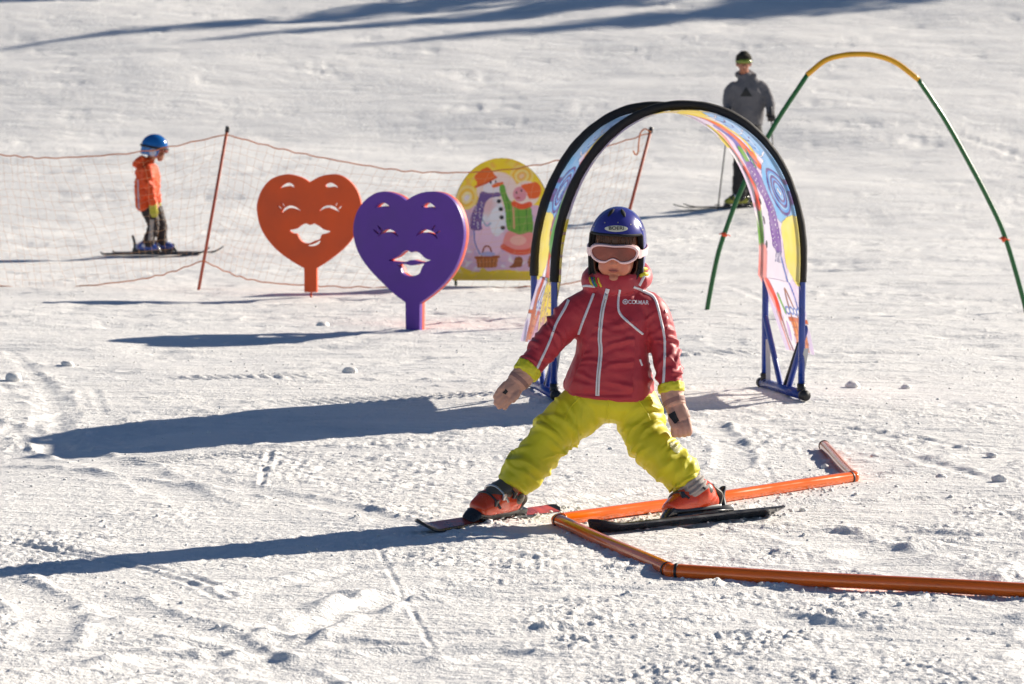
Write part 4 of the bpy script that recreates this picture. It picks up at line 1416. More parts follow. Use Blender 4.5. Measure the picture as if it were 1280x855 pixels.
body.sweep([p + (r,) for p, r in zip(LEG_R, (.06, .058, .045, .042, .034, .03))] , seg=12)
bme = fused('person', body, 0.0042, 3, 0.45)
co = get_co(bme)
HMi = np.array(HM.inverted())
hl_ = co @ HMi[:3, :3].T + HMi[:3, 3]
tone = np.tile(np.array(SKIN), (len(co), 1))
def _blend(m, c_): 
    global tone
    tone = tone * (1 - m[:, None]) + np.array(c_) * m[:, None]
front = (hl_[:, 1] < -.02)
_blend(.45 * np.exp(-(((np.abs(hl_[:, 0]) - .034) / .018) ** 2 + ((hl_[:, 2] + .045) / .018) ** 2)) * front, srgb(214, 120, 104))
_blend(.35 * np.exp(-((hl_[:, 0] / .012) ** 2 + ((hl_[:, 2] + .028) / .012) ** 2)) * front, srgb(214, 125, 108))
lipw = sstep(1.05, .75, np.hypot(hl_[:, 0] / .0175, (hl_[:, 2] + .0504) / .0085)) * front
_blend(lipw * .85, srgb(158, 70, 66))
_blend(sstep(.0020, .0008, np.abs(hl_[:, 2] + .0507 - .0012 * np.cos(hl_[:, 0] * 220))) * sstep(.017, .014, np.abs(hl_[:, 0])) * front, srgb(96, 40, 42))
at = bme.color_attributes.new('tone', 'FLOAT_COLOR', 'POINT')
at.data.foreach_set('color', np.concatenate([tone, np.ones((len(tone), 1))], 1).ravel().astype(np.float32))
child = link('person', bme, M_skin, base=ORG)
tag(child, 'child on skis in red jacket, lime trousers, blue helmet and pink goggles, legs spread wide', 'person')

# jacket
jk = MB()
jk.sweep([(.311, 9.128, .402, .146, .112), (.313, 9.128, .425, .146, .114), (.317, 9.127, .47, .139, .114), (.321, 9.127, .53, .120, .108), (.323, 9.127, .59, .116, .104),
          (.326, 9.13, .65, .122, .098), (.328, 9.133, .695, .118, .082), (.332, 9.135, .735, .084, .070), (.335, 9.135, .765, .064, .062)], n=40, seg=32, cap=0.12, expo=2.25)
jk.sweep([(.265, 9.132, .695, .062, .060), (.205, 9.122, .668, .058, .057), (.150, 9.103, .615, .052, .052), (.105, 9.08, .565, .047, .047), (.064, 9.05, .512, .041, .041), (.050, 9.04, .494, .038, .038)], n=30, seg=22, cap=0.15)
jk.sweep([(.395, 9.132, .695, .060, .060), (.448, 9.125, .672, .056, .056), (.480, 9.108, .592, .049, .050), (.496, 9.085, .522, .044, .045), (.506, 9.055, .455, .040, .041), (.508, 9.05, .440, .038, .039)], n=30, seg=22, cap=0.15)
# standing collar and the hood folded behind the neck
colr = []
for k in range(22):
    a = math.radians(-176 + 352 * k / 21) + math.pi / 2
    colr.append((.336 + .066 * math.cos(a), 9.118 + .066 * math.sin(a), .778 + .012 * math.sin(a), .012, .032))
jk.sweep(colr, n=44, seg=12, D=(0, 0, 1))
hood = []
for k in range(15):
    a = math.radians(-118 + 236 * k / 14) + math.pi / 2
    ww = .020 + .020 * math.sin(math.pi * k / 14)
    hood.append((.338 + (.088) * math.cos(a), 9.135 + .092 * math.sin(a), .770 + .02 * math.sin(a) + (.014 if k < 7 else 0), ww, ww * 1.25))
jk.sweep(hood, n=36, seg=14, D=(0, 0, 1))
jme = fused('jacket', jk, 0.0042, 5, 0.5)
J_ARMS = [ARM_L, ARM_R]
TORSO = [(.335, 9.13, .76), (.326, 9.13, .65), (.321, 9.13, .53), (.311, 9.13, .40)]


def jfold(c, n):
    f = folds(c, n, [ARM_L, ARM_R, TORSO], amp=0.0040, freq=12, around=7, seed=3.0)
    rg = np.random.default_rng(31)
    for P, cnt, L_a, L_b, rch, hh_ in ((ARM_L, 20, .06, .31, .075, 1.0), (ARM_R, 20, .06, .29, .075, 1.0), (TORSO, 16, .10, .33, .2, .8)):
        sp = []
        for k in range(cnt):
            tor = P is TORSO
            sp.append((L_a + (L_b - L_a) * (k + rg.random()) / cnt, rg.uniform(-3.1, 3.1) if not tor else rg.uniform(-1.6, 1.6), rg.uniform(.6, 1.5) * (.6 if tor else 1), rg.normal(0, .016) + (rg.choice([-.03, .03]) if tor else 0), rg.uniform(.005, .009), rg.uniform(.004, .0078) * hh_))
        g_ = creases(c, P, sp, reach=rch, seed=5.0)
        _s, _d, _t, _w = limb_coords(c, [ARM_L, ARM_R, TORSO])
        f = f + g_ * (_w == (0 if P is ARM_L else 1 if P is ARM_R else 2))
    s, d, t, w = limb_coords(c, [ARM_L, ARM_R, TORSO])
    quilt = 0.0004 * np.sin(s * 2 * np.pi / 0.052 + perlin3(c * 10) * 2.2) * (w == 2)
    bulge = 0.010 * np.exp(-((c[:, 2] - .445) / .02) ** 2) * (w == 2) * (0.4 + perlin3(c * 11 + 4)) + 0.007 * perlin3(c * 13 + 70)
    hem = -0.006 * np.exp(-((c[:, 2] - .418) / .006) ** 2) * (w == 2)
    soft = sstep(.78, .74, c[:, 2])
    return (f * 1.0 + quilt * 0) * (0.35 + 0.65 * soft) + (bulge + hem) * (w == 2) * soft + 0.0012 * perlin3(c * 45 + 12)


displace(jme, jfold)
jacket = link('jacket', jme, M_jacket, child)
jb = obj_bvh(jacket)
Y0 = 8.5
ribbon('zip', jb, [px(*q_) for q_ in ((759, 356), (752, 385), (749, 415), (750, 435), (747, 465), (746, 489))], .0135, M_white, jacket, Y0)
ribbon('zip_teeth', jb, [px(*q_) for q_ in ((758.7, 362), (752, 385), (749, 415), (750, 435), (747, 465), (746, 488))], .0028, M_gaiter, jacket, Y0, lift=.0042)
ribbon('piping', jb, [px(*q_) for q_ in ((742, 363), (734, 383), (727, 401), (723, 414))], .0075, M_white, jacket, Y0)
ribbon('piping', jb, [px(*q_) for q_ in ((774, 357), (772, 376), (775, 388), (790, 402), (803, 413))], .0075, M_white, jacket, Y0)
ribbon('piping', jb, [px(*q_) for q_ in ((791, 354), (806, 361), (818, 369), (825, 393), (830, 420), (829.5, 450), (828, 474))], .0080, M_white, jacket, Y0, n=60)
ribbon('piping', jb, [px(*q_) for q_ in ((744, 354), (730, 354), (716, 363), (706, 381), (695, 400), (687, 421), (677, 442), (669, 458))], .0080, M_white, jacket, Y0, n=60)
ribbon('pocket_zip', jb, [px(*q_) for q_ in ((799, 444), (802, 452))], .005, M_white, jacket, Y0, n=8)
ribbon('piping', jb, [px(*q_) for q_ in ((805, 341), (799, 353))], .0090, M_white, jacket, Y0, n=10)
pl = MB(); h_ = jb.ray_cast(Vector((px(757, 366)[0], Y0, px(757, 366)[1])), Vector((0, 1, 0)))[0]
pl.box((h_.x, h_.y - .006, h_.z), (.009, .005, .020), bev=.002); pl.build('zip_pull', M_zip, jacket)
decal('chest_lettering', text_mesh('COLMAR', .0165, .0004), jb, px(797, 374)[0], px(797, 374)[1], Y0, M_white, jacket, lift=.0042, rot=-.04)
ring = MB(); vs = []
for k in range(24):
    a = 2 * math.pi * k / 24
    for r in (.0085, .0055): vs.append((r * math.cos(a), r * math.sin(a), 0))
ring.add(vs, [(2 * k, 2 * ((k + 1) % 24), 2 * ((k + 1) % 24) + 1, 2 * k + 1) for k in range(24)])
decal('chest_emblem', ring.mesh('e'), jb, px(780.5, 373)[0], px(780.5, 373)[1], Y0, M_white, jacket, lift=.0042)
decal('chest_emblem_bar', disc_mesh(.0035, .0035), jb, px(780.5, 373)[0], px(780.5, 373)[1], Y0, M_white, jacket, lift=.0042)
for nm, (u, v), s_ in (('sleeve_badge', (832, 385), .006), ('sleeve_badge', (833.5, 393), .005), ('sleeve_badge', (835, 404), .004)):
    decal(nm, disc_mesh(s_ * .5, s_), jb, px(u, v)[0], px(u, v)[1], Y0, M_white, jacket, lift=.0025, rot=.3)
# cuffs
for nm, P in (('cuff', [(.0585, 9.046, .5055, .0445, .0445), (.040, 9.035, .4815, .0425, .0425)]), ('cuff', [(.5065, 9.054, .4485, .0435, .0445), (.5105, 9.046, .4215, .0425, .0435)])):
    mb = MB(); mb.sweep(P, n=8, seg=28, cap=0.08)
    m_ = fused('cuff', mb, 0.004, 2); displace(m_, lambda c, n: 0.003 * perlin3(c * 40) + .0025 * perlin3(c * 90))
    link(nm, m_, M_lime, jacket)
# lining shown at the collar
lin = [srgb(220, 190, 40), srgb(60, 110, 160), srgb(60, 150, 80), srgb(210, 70, 60), srgb(230, 200, 60)]
for i, c_ in enumerate(lin):
    mb = MB(); u0 = 737 + i * 2.6
    pts = []
    for (uu, vv) in ((u0, 343), (u0 + 1, 348), (u0 + 4, 354)):
        h_ = jb.ray_cast(Vector((px(uu, vv)[0], Y0, px(uu, vv)[1])), Vector((0, 1, 0)))
        if h_[0] is not None: pts.append(tuple(h_[0]))
    if len(pts) > 1:
        mb.tube(pts, .0034, seg=8); mb.build('collar_lining', mat('collar_lining_%d' % i, c_, 0.7), jacket)
mb = MB()
for (u0, v0, u1, v1) in ((798, 336, 808, 333), (800, 341, 809, 339)):
    h0 = jb.ray_cast(Vector((px(u0, v0)[0], Y0, px(u0, v0)[1])), Vector((0, 1, 0)))[0]; h1 = jb.ray_cast(Vector((px(u1, v1)[0], Y0, px(u1, v1)[1])), Vector((0, 1, 0)))[0]
    if h0 is not None and h1 is not None and (h0 - h1).length < .1: mb.sweep([tuple(h0) + (.006,), tuple((h0 + h1) / 2 + Vector((0, -.004, .003))) + (.008,), tuple(h1) + (.006,)], seg=10)
if mb.v: mb.build('hood_lining', M_lime, jacket)

# trousers
tr = MB()
tr.sweep([(.312, 9.13, .455, .110, .085), (.312, 9.13, .415, .134, .104), (.311, 9.13, .385, .140, .110), (.308, 9.13, .360, .115, .100)], n=14, seg=28, cap=0.4)
tr.sweep([(.265, 9.132, .402, .078, .098), (.222, 9.125, .358, .082, .090), (.132, 9.097, .282, .071, .075), (.070, 9.067, .205, .066, .067), (.020, 9.042, .146, .061, .060), (.004, 9.034, .122, .055, .054)], n=34, seg=26, cap=0.18)
tr.sweep([(.358, 9.132, .402, .078, .098), (.400, 9.125, .362, .082, .090), (.424, 9.10, .290, .074, .077), (.472, 9.06, .224, .073, .071), (.545, 9.03, .156, .058, .057), (.563, 9.025, .134, .052, .052)], n=34, seg=26, cap=0.18)
tme = fused('trousers', tr, 0.0045, 5, 0.5)


def tfold(c, n):
    f = folds(c, n, [LEG_L, LEG_R], amp=0.008, freq=8, around=7, seed=8.0)
    rg = np.random.default_rng(77)
    for P in (LEG_L, LEG_R):
        sp = []
        for k in range(30):
            s0 = (.05 + .31 * (k + rg.random()) / 30)
            sp.append((s0, rg.uniform(-3.1, 3.1), rg.uniform(.7, 1.7), rg.normal(0, .022), rg.uniform(.005, .011), rg.uniform(.005, .009) * (1.0 if s0 > .13 else .75)))
        f = f + creases(c, P, sp, reach=.13, seed=3.0)
    s, d, t, w = limb_coords(c, [LEG_L, LEG_R])
    knee = 0.008 * np.exp(-((s - .19) / .035) ** 2) * np.clip(-n[:, 1], 0, 1)
    cuff = 0.010 * np.exp(-((s - .335) / .035) ** 2) * (0.6 + perlin3(c * 22))
    return f * (0.6 + 0.4 * sstep(.04, .14, s)) + knee + cuff * .7 + 0.003 * perlin3(c * 14 + 33)


displace(tme, tfold)
trousers = link('trousers', tme, M_trous, child)
tb = obj_bvh(trousers)
decal('knee_patch', disc_mesh(.010, .022, rings=5), tb, px(842, 553)[0], px(842, 553)[1], Y0, M_kpatch, trousers, lift=.0015, rot=.7)
ribbon('seam', tb, [px(*q_) for q_ in ((760, 490), (759, 505), (757, 522))], .004, M_trous, trousers, Y0, n=14)
for P in ([px(724, 492), px(712, 505), px(704, 520)], [px(795, 492), px(806, 506), px(812, 520)]):
    ribbon('pocket_seam', tb, P, .004, M_trous, trousers, Y0, n=14)
gt = MB(); gt.sweep([(.548, 9.03, .150, .047, .047), (.572, 9.025, .122, .051, .050), (.588, 9.02, .098, .053, .051)], n=14, seg=26, cap=0.1)
gme = fused('gaiter', gt, 0.004, 2)
displace(gme, lambda c, n: 0.0035 * np.sin((c[:, 0] * .6 - c[:, 2] * .8) * 420 + perlin3(c * 20) * 2) + 0.003 * perlin3(c * 30))
link('gaiter', gme, M_gaiter, child)


# gloves
def patch_mesh(a, b, n=6):
    vs = [((i / n - .5) * 2 * a * (0.75 + .25 * j / n), (j / n - .5) * 2 * b, 0) for j in range(n + 1) for i in range(n + 1)]
    fs = [(j * (n + 1) + i, j * (n + 1) + i + 1, (j + 1) * (n + 1) + i + 1, (j + 1) * (n + 1) + i) for j in range(n) for i in range(n)]
    me = bpy.data.meshes.new('p'); me.from_pydata(vs, [], fs); me.update()
    return me


def glove(gaunt, palm, fingers, thumb, patch):
    mb = MB()
    mb.sweep(gaunt, n=14, seg=20, cap=0.1)
    mb.sweep(palm, n=10, seg=18)
    for f in fingers: mb.sweep(f, n=12, seg=10, cap=1.0)
    mb.sweep(thumb, n=10, seg=10, cap=1.0)
    me = fused('glove', mb, 0.0024, 1, 0.4)
    displace(me, lambda c, n: 0.0030 * (1 - np.abs(perlin3(c * np.array([38, 38, 62]) + 5)) * 2) * .6 * sstep(.36, .42, c[:, 2]) + 0.001 * perlin3(c * 60))
    g = link('glove', me, M_glove, child)
    P = catmull([q_[:5] for q_ in gaunt], 9)
    ms = MB(); ms.sweep([tuple(P[5][:3]) + (P[5][3] + .0022, P[5][4] + .0022), tuple(P[7][:3]) + (P[7][3] + .0022, P[7][4] + .0022)], n=5, seg=24, cap=0.02)
    angle_smooth(ms.build('wrist_strap', M_gstrap, g), 40)
    gb = obj_bvh(g)
    for i, (u, v, a, b, r) in enumerate(patch):
        decal('glove_patch', patch_mesh(a, b), gb, px(u, v)[0], px(u, v)[1], Y0, M_strapb, g, lift=.0016, rot=r)
    return g


e1 = np.array([.70, .05, -.66]); dirf = np.array([-.68, -.12, -.72]); base = np.array([-.004, 9.018, .436])
fing = []
for k, (ln, off) in enumerate(((.058, .0235), (.068, .008), (.066, -.008), (.052, -.0225))):
    a = base + e1 * off; 
    fing.append([tuple(a) + (.0100,), tuple(a + dirf * ln * .5 + np.array([0, -.004, 0])) + (.0098,), tuple(a + dirf * ln + np.array([.004, .004, -.002])) + (.0090,)])
glove([(.046, 9.040, .490, .036, .036), (.030, 9.035, .470, .036, .034), (.014, 9.028, .452, .033, .029)],
      [(.020, 9.03, .458, .031, .024), (-.002, 9.02, .434, .031, .021), (-.012, 9.016, .422, .029, .018)], fing,
      [(.018, 9.018, .432, .013), (.012, 9.006, .416, .0125), (.004, 9.000, .404, .0105)], [(632, 483, .0085, .0055, .9)])
e2 = np.array([.93, -.12, .12]); kn = np.array([.5385, 9.012, .338])
fing = []
for k, off in enumerate((-.026, -.0095, .007, .0225)):
    a = kn + e2 * off + np.array([0, 0, -.004 * abs(k - 1.5)])
    dn = .040 if k in (1, 2) else .034
    fing.append([tuple(a) + (.0112,), tuple(a + np.array([.002, -.014, -.018])) + (.0112,), tuple(a + np.array([.004, -.012, -dn])) + (.0108,), tuple(a + np.array([.002, .008, -dn - .006])) + (.0100,), tuple(a + np.array([0, .018, -dn + .010])) + (.0090,)])
glove([(.509, 9.048, .432, .036, .037), (.514, 9.040, .404, .036, .036), (.522, 9.030, .380, .033, .030)],
      [(.518, 9.034, .388, .031, .024), (.530, 9.022, .358, .034, .022), (.537, 9.016, .338, .033, .020)], fing,
      [(.512, 9.014, .366, .0125), (.508, 9.000, .340, .0125), (.516, 8.990, .318, .0110)], [(841, 515, .012, .017, .55)])

# helmet: one shell whose lower edge runs over the brow and down round the ears
HC = Matrix.Translation(HM @ Vector((0, .012, .028))) @ HM.to_3x3().to_4x4()
ha, hb, hc = .0925, .114, .113


def helm_pt(phi, th, k=1.0):
    sa = min(th, math.pi / 2)
    r = math.sin(sa); z = hc * math.cos(sa)
    if th > math.pi / 2:
        e = th - math.pi / 2
        z = -e * .105; r = 1 - .05 * e - .10 * max(0, e - .6) ** 2
    flat = 1 - .05 * math.cos(2 * phi) ** 2 * 0
    y_ = -hb * r * math.cos(phi)
    if math.cos(phi) < 0: y_ *= 1.06
    return Vector((ha * r * math.sin(phi) * k * flat, y_ * k, z * k))


nphi, nth = 96, 40
mb = MB(); vs = []
for j in range(nth + 1):
    for i in range(nphi):
        phi = -math.pi + 2 * math.pi * i / nphi
        a = abs(phi)
        lo = 1.245 - .02 * math.cos(phi * 2.2)
        hi_ = 2.62 if a < 2.0 else 2.62 - .35 * min(1, (a - 2.0) / .9)
        f = float(sstep(1.16, 1.34, np.array(a)))
        tmax = lo * (1 - f) + hi_ * f
        vs.append(helm_pt(phi, 0.0001 + (tmax - 0.0001) * j / nth))
fs = []
for j in range(nth):
    for i in range(nphi):
        k = (i + 1) % nphi
        fs.append((j * nphi + i, (j + 1) * nphi + i, (j + 1) * nphi + k, j * nphi + k))
mb.add(vs, fs, HC)
hm = mb.mesh('helmet')
t = bpy.data.objects.new('h', hm); col.objects.link(t)
hm.materials.append(M_helm); hm.materials.append(M_lining)
so = t.modifiers.new('s', 'SOLIDIFY'); so.thickness = .014; so.offset = -1; so.material_offset = 1; so.material_offset_rim = 1; so.use_rim = True
bv = t.modifiers.new('b', 'BEVEL'); bv.width = .002; bv.segments = 2; bv.limit_method = 'ANGLE'; bv.angle_limit = math.radians(50)
dg = bpy.context.evaluated_depsgraph_get(); dg.update()
hm2 = bpy.data.meshes.new_from_object(t.evaluated_get(dg)); bpy.data.objects.remove(t)
helmet = link('helmet', hm2, None, child)
angle_smooth(helmet, 45)
hbv = obj_bvh(helmet)
# rim trim along the edge
trim = []
for i in range(nphi + 1):
    phi = -math.pi + 2 * math.pi * (i % nphi) / nphi
    trim.append(tuple(Vector(vs[nth * nphi + (i % nphi)])))
mt = MB(); mt.tube([tuple(HC @ Vector(q_)) for q_ in trim], .0042, seg=8)
mt.build('rim_trim', M_lining, helmet)
decal('helmet_badge', disc_mesh(.0365, .0098, 40, 6), hbv, px(769, 281)[0], px(769, 281)[1], Y0, mat('badge_cream', srgb(228, 224, 200), 0.4), helmet, lift=.0008)
decal('helmet_lettering', text_mesh('BOERI', .0145, .0001), hbv, px(769, 281)[0], px(769, 281)[1], Y0, M_lining, helmet, lift=.0038, sx=1.2)
for (u, v) in ((755, 274), (771, 273.5), (787, 276), (802, 283), (742, 279)):
    decal('rivet', disc_mesh(.0021, .0021, 12, 1), hbv, px(u, v)[0], px(u, v)[1], Y0, M_gaiter, helmet, lift=.0008)
for sx_, ph in ((-1, .42), (1, .45)):
    mv = MB(); pts = []
    for k in range(8):
        th = .30 + .34 * k / 7
        q_ = HC @ helm_pt(sx_ * ph + sx_ * .05, th, 1.006); pts.append((q_.x, q_.y, q_.z, .0065 * math.sin(math.pi * (k + .6) / 8.2) + .001, .003))
    mv.sweep(pts, seg=10, D=(0, 0, 1), spline=False); mv.build('vent', M_lining, helmet)

# goggles
def gog_pt(x, z, k=0.0):
    return HM @ Vector((x, -.098 + 3.9 * x * x - k, z + .004))


def gog_outline(sc_x, sc_z):
    P = [(0, .030), (.030, .0315), (.058, .029), (.0765, .018), (.079, .002), (.070, -.016), (.050, -.0275), (.028, -.029), (.014, -.021), (0, -.0155)]
    full = P + [(-x, z) for x, z in P[::-1][1:-1]]
    return [(q_[0] * sc_x, q_[1] * sc_z + (.0) ) for q_ in smooth_closed([(a, b, 0) for a, b in full], 5)]


oo = gog_outline(1, 1); oi = gog_outline(.885, .76)
oi = [(x, z + .0008) for x, z in oi]
goggles = empty('goggles', (0, 0, 0)); goggles.parent = child; goggles.location = (0, 0, 0)
n_ = len(oo); vs = []
for (x, z), (xi, zi) in zip(oo, oi):
    vs += [gog_pt(x * 1.0, z, -.030), gog_pt(x, z, 0.001), gog_pt(x * .975, z * .965, .0055), gog_pt(xi * 1.03, zi * 1.04, .0055), gog_pt(xi, zi, .001), gog_pt(xi, zi, -.012)]
fs = []
for k in range(n_):
    k2 = (k + 1) % n_
    for j in range(5):
        fs.append((k * 6 + j, k2 * 6 + j, k2 * 6 + j + 1, k * 6 + j + 1))
gf = MB(); gf.add(vs, fs); gfo = gf.build('frame', M_gog, goggles)
bmx = bmesh.new(); bmx.from_mesh(gfo.data); bmesh.ops.recalc_face_normals(bmx, faces=bmx.faces); bmx.to_mesh(gfo.data); bmx.free()
vs = []; fs = []
R2 = 8
for r in range(R2 + 1):
    for (x, z) in oi:
        vs.append(gog_pt(x * r / R2, (z - .004) * r / R2 + .004, .0005 + .002 * (1 - (r / R2) ** 2)))
for r in range(R2):
    for k in range(n_):
        k2 = (k + 1) % n_
        fs.append((r * n_ + k, (r + 1) * n_ + k, (r + 1) * n_ + k2, r * n_ + k2))
gl_ = MB(); gl_.add(vs, fs); gl_o = gl_.build('lens', M_lens, goggles)
bmx = bmesh.new(); bmx.from_mesh(gl_o.data); bmesh.ops.remove_doubles(bmx, verts=bmx.verts, dist=1e-5); bmesh.ops.recalc_face_normals(bmx, faces=bmx.faces)
bmx.to_mesh(gl_o.data); bmx.free()
# strap round the outside of the helmet
sp_ = []
for k in range(49):
    phi = 1.02 + (2 * math.pi - 2.04) * k / 48
    dz = -.004 + .012 * (1 - math.cos(phi)) / 2
    v_ = helm_pt(phi, math.pi / 2 + .20, 1.0); v_ = Vector((v_.x * 1.035, v_.y * 1.03, -.025 + dz))
    sp_.append(v_)
sp_ = [Vector((.076, -.075, -.0245)), Vector((.0835, -.062, -.025))] + sp_ + [Vector((-.0835, -.062, -.025)), Vector((-.076, -.075, -.0245))]
vs = []; fs = []
for k, v_ in enumerate(sp_):
    hw_ = .0115 if 2 < k < len(sp_) - 3 else .014
    rad = Vector((v_.x, v_.y, 0)).normalized() * .0028
    vs += [HC @ (v_ + Vector((0, 0, -hw_))), HC @ (v_ + rad + Vector((0, 0, -hw_ * .96))), HC @ (v_ + rad + Vector((0, 0, hw_ * .96))), HC @ (v_ + Vector((0, 0, hw_)))]
for k in range(len(sp_) - 1):
    for j in range(4):
        j2 = (j + 1) % 4
        fs.append((k * 4 + j, k * 4 + j2, (k + 1) * 4 + j2, (k + 1) * 4 + j))
angle_smooth(MB().add(vs, fs).build('strap', M_gog, goggles), 40)

# chin strap, fringe and side hair
cs = MB(); cs.tube([hpt(.074, -.010, -.05), hpt(.066, -.03, -.085), hpt(.040, -.055, -.108), hpt(.0, -.060, -.117), hpt(-.045, -.045, -.106), hpt(-.070, -.015, -.07)], .0048, n=30, spline=True, seg=8)
cs.build('chin_strap', M_strapb, helmet)
hr = np.random.default_rng(9); hair = MB()
for k in range(120):
    x = hr.uniform(-.058, .058)
    y_ = -.082 + 5.2 * x * x
    z1 = .026 + hr.normal(0, .006) + .12 * abs(x)
    dx = hr.normal(0, .006)
    hair.sweep([HM @ Vector((x, y_ + .012, .075)), HM @ Vector((x + dx * .5, y_ - .001, .055)), HM @ Vector((x + dx, y_ - .003, z1))] if False else
               [tuple(HM @ Vector((x, y_ + .012, .078))) + (.0022, .0012), tuple(HM @ Vector((x + dx * .5, y_ - .001, .055))) + (.0022, .0012), tuple(HM @ Vector((x + dx, y_ - .003, z1))) + (.0006, .0005)], n=5, seg=5, cap=0)
for k in range(60):
    s = 1 if k < 42 else -1
    a = hr.uniform(-.02, .03); zt = hr.uniform(-.105, -.07)
    hair.sweep([tuple(HM @ Vector((s * (.066 + hr.uniform(0, .006)), a, -.02))) + (.002, .0015), tuple(HM @ Vector((s * .067, a - .008, -.055))) + (.002, .0015), tuple(HM @ Vector((s * (.055 + hr.uniform(-.004, .006)), a - .02, zt))) + (.0006, .0006)], n=5, seg=5, cap=0)
tag(hair.build('hair', M_hair, child), kind='stuff')

# boots and skis
ML = frame((-.060, 9.035, .014), (-.60, -.80, .02), (.30, -.10, 1)); MR = frame((.592, 9.0, .016), (-.80, -.60, .0), (-.42, .30, 1))
make_boot(child, ML, (-.006, 9.032, .108), M_boot, M_bootd); make_boot(child, MR, (.586, 9.02, .108), M_boot, M_bootd)
up_ = Matrix.Translation((0, 0, G0))
make_ski(up_ @ ML, .40, .34, .072, 'short ski with red and grey top under the boot away from the orange pipe corner', M_skitop)
make_ski(up_ @ MR, .43, .36, .088, 'short black ski tilted on its edge inside the bend of the orange pipe', M_skidark)
child.location.z = G0

# ------------------------------------------------------------------ small skier in orange behind the fence
KX, KY, KU = -3.57, 28.2, .001578
KG = settle(KX, KY, .2)


def K(zx, zy, dy=0.0, *r): return (KX + (zx - 200) * KU, KY + dy, (775 - zy) * KU) + r


M_ojk = mat('orange_jacket_cloth', srgb(220, 72, 2), 0.65, var=0.1, vscale=8, bump=0.15, bscale=60)
M_dtr = mat('dark_trouser_cloth', srgb(44, 32, 30), 0.7, var=0.15, vscale=10)
M_bhelm = mat('bright_blue_helmet', srgb(20, 96, 170), 0.2, coat=0.6, var=0.05)
M_silver = mat('silver_trim', srgb(170, 176, 196), 0.35, var=0.05)
M_bboot = mat('blue_boot_shell', srgb(40, 70, 150), 0.3, coat=0.3)
M_ygl = mat('yellow_green_glove', srgb(176, 168, 50), 0.6)
M_skin2 = mat('skin_shaded', srgb(170, 110, 84), 0.5, var=0.08)
kb = MB()
kb.ball(K(222, 110), (.085, .075, .098), 18)
kb.ball(K(262, 165), (.030, .045, .034), 12); kb.ball(K(277, 150), (.016, .014, .016), 10); kb.ball(K(255, 185), (.03, .034, .022), 12)
kb.sweep([K(212, 150, 0, .045), K(195, 190, 0, .045), K(182, 230, 0, .085, .11), K(175, 400, 0, .085, .10), K(190, 490, 0, .09, .10)], seg=16)
for s in (-1, 1):
    kb.sweep([K(188, 240, .12 * s, .04), K(205, 350, .15 * s, .035), K(222, 460, .15 * s, .028), K(226, 500, .15 * s, .026)], seg=10)
kb.sweep([K(192, 480, -.065, .06), K(216, 590, -.075, .045), K(185, 730, -.08, .035), K(182, 758, -.08, .03)], seg=10)
kb.sweep([K(215, 490, .065, .06), K(246, 600, .075, .045), K(255, 722, .08, .035), K(258, 750, .08, .03)], seg=10)
kid = link('person', fused('person', kb, .009, 2), M_skin2, base=(KX, KY, 0))
tag(kid, 'small skier in orange jacket and blue helmet gliding behind the net fence', 'person')
kj = MB()
kj.sweep([K(160, 505, 0, .082, .125), K(163, 470, 0, .100, .135), K(170, 400, 0, .118, .14), K(174, 310, 0, .122, .14), K(175, 240, 0, .108, .14), K(178, 205, 0, .075, .10), K(182, 178, 0, .062, .065)], seg=24, n=26, cap=.15)
for s in (-1, 1):
    kj.sweep([K(185, 238, .115 * s, .062), K(200, 340, .16 * s, .058), K(216, 420, .165 * s, .050), K(224, 462, .16 * s, .044)], seg=16, cap=.2)
kj.sweep([K(150, 175, -.05, .03), K(112, 208, -.03, .036), K(104, 216, 0, .038), K(112, 208, .03, .036), K(150, 175, .05, .03)], seg=12)
kj.sweep([K(140, 185, 0, .045, .06), K(112, 215, 0, .03, .05)], seg=12)
km = fused('jacket', kj, .009, 3)
KA = [[K(185, 238, .115 * s)[:3], K(200, 340, .16 * s)[:3], K(224, 462, .16 * s)[:3]] for s in (-1, 1)]
displace(km, lambda c, n: folds(c, n, KA + [[K(178, 205)[:3], K(160, 505)[:3]]], amp=.020, freq=14, around=5, seed=4.4) + .008 * perlin3(c * 12))
kjo = link('jacket', km, M_ojk, kid)
kbv = obj_bvh(kjo)
pts = [K(125, 310), K(125, 380), K(127, 460), K(130, 495)]
ribbon('piping', kbv, [(p_[0], p_[2]) for p_ in pts], .012, M_silver, kjo, KY - 1)
kt = MB()
kt.sweep([K(178, 470, 0, .085, .11), K(190, 500, 0, .08, .12), K(200, 520, 0, .06, .11)], seg=18)
kt.sweep([K(188, 495, -.065, .078, .075), K(214, 590, -.075, .064), K(192, 680, -.08, .060), K(180, 728, -.08, .062)], seg=16, cap=.2)
kt.sweep([K(218, 495, .065, .076, .075), K(248, 595, .075, .062), K(254, 680, .08, .058), K(254, 718, .08, .060)], seg=16, cap=.2)
km = fused('trousers', kt, .009, 3)
KL = [[K(188, 495, -.065)[:3], K(214, 590, -.075)[:3], K(180, 728, -.08)[:3]], [K(218, 495, .065)[:3], K(248, 595, .075)[:3], K(254, 718, .08)[:3]]]
displace(km, lambda c, n: folds(c, n, KL, amp=.018, freq=14, around=5, seed=6.4))
kto = link('trousers', km, M_dtr, kid)
tbv = obj_bvh(kto)
ribbon('side_stripe', tbv, [(p_[0], p_[2]) for p_ in (K(212, 560), K(208, 620), K(200, 690))], .045, M_gaiter, kto, KY - 1)
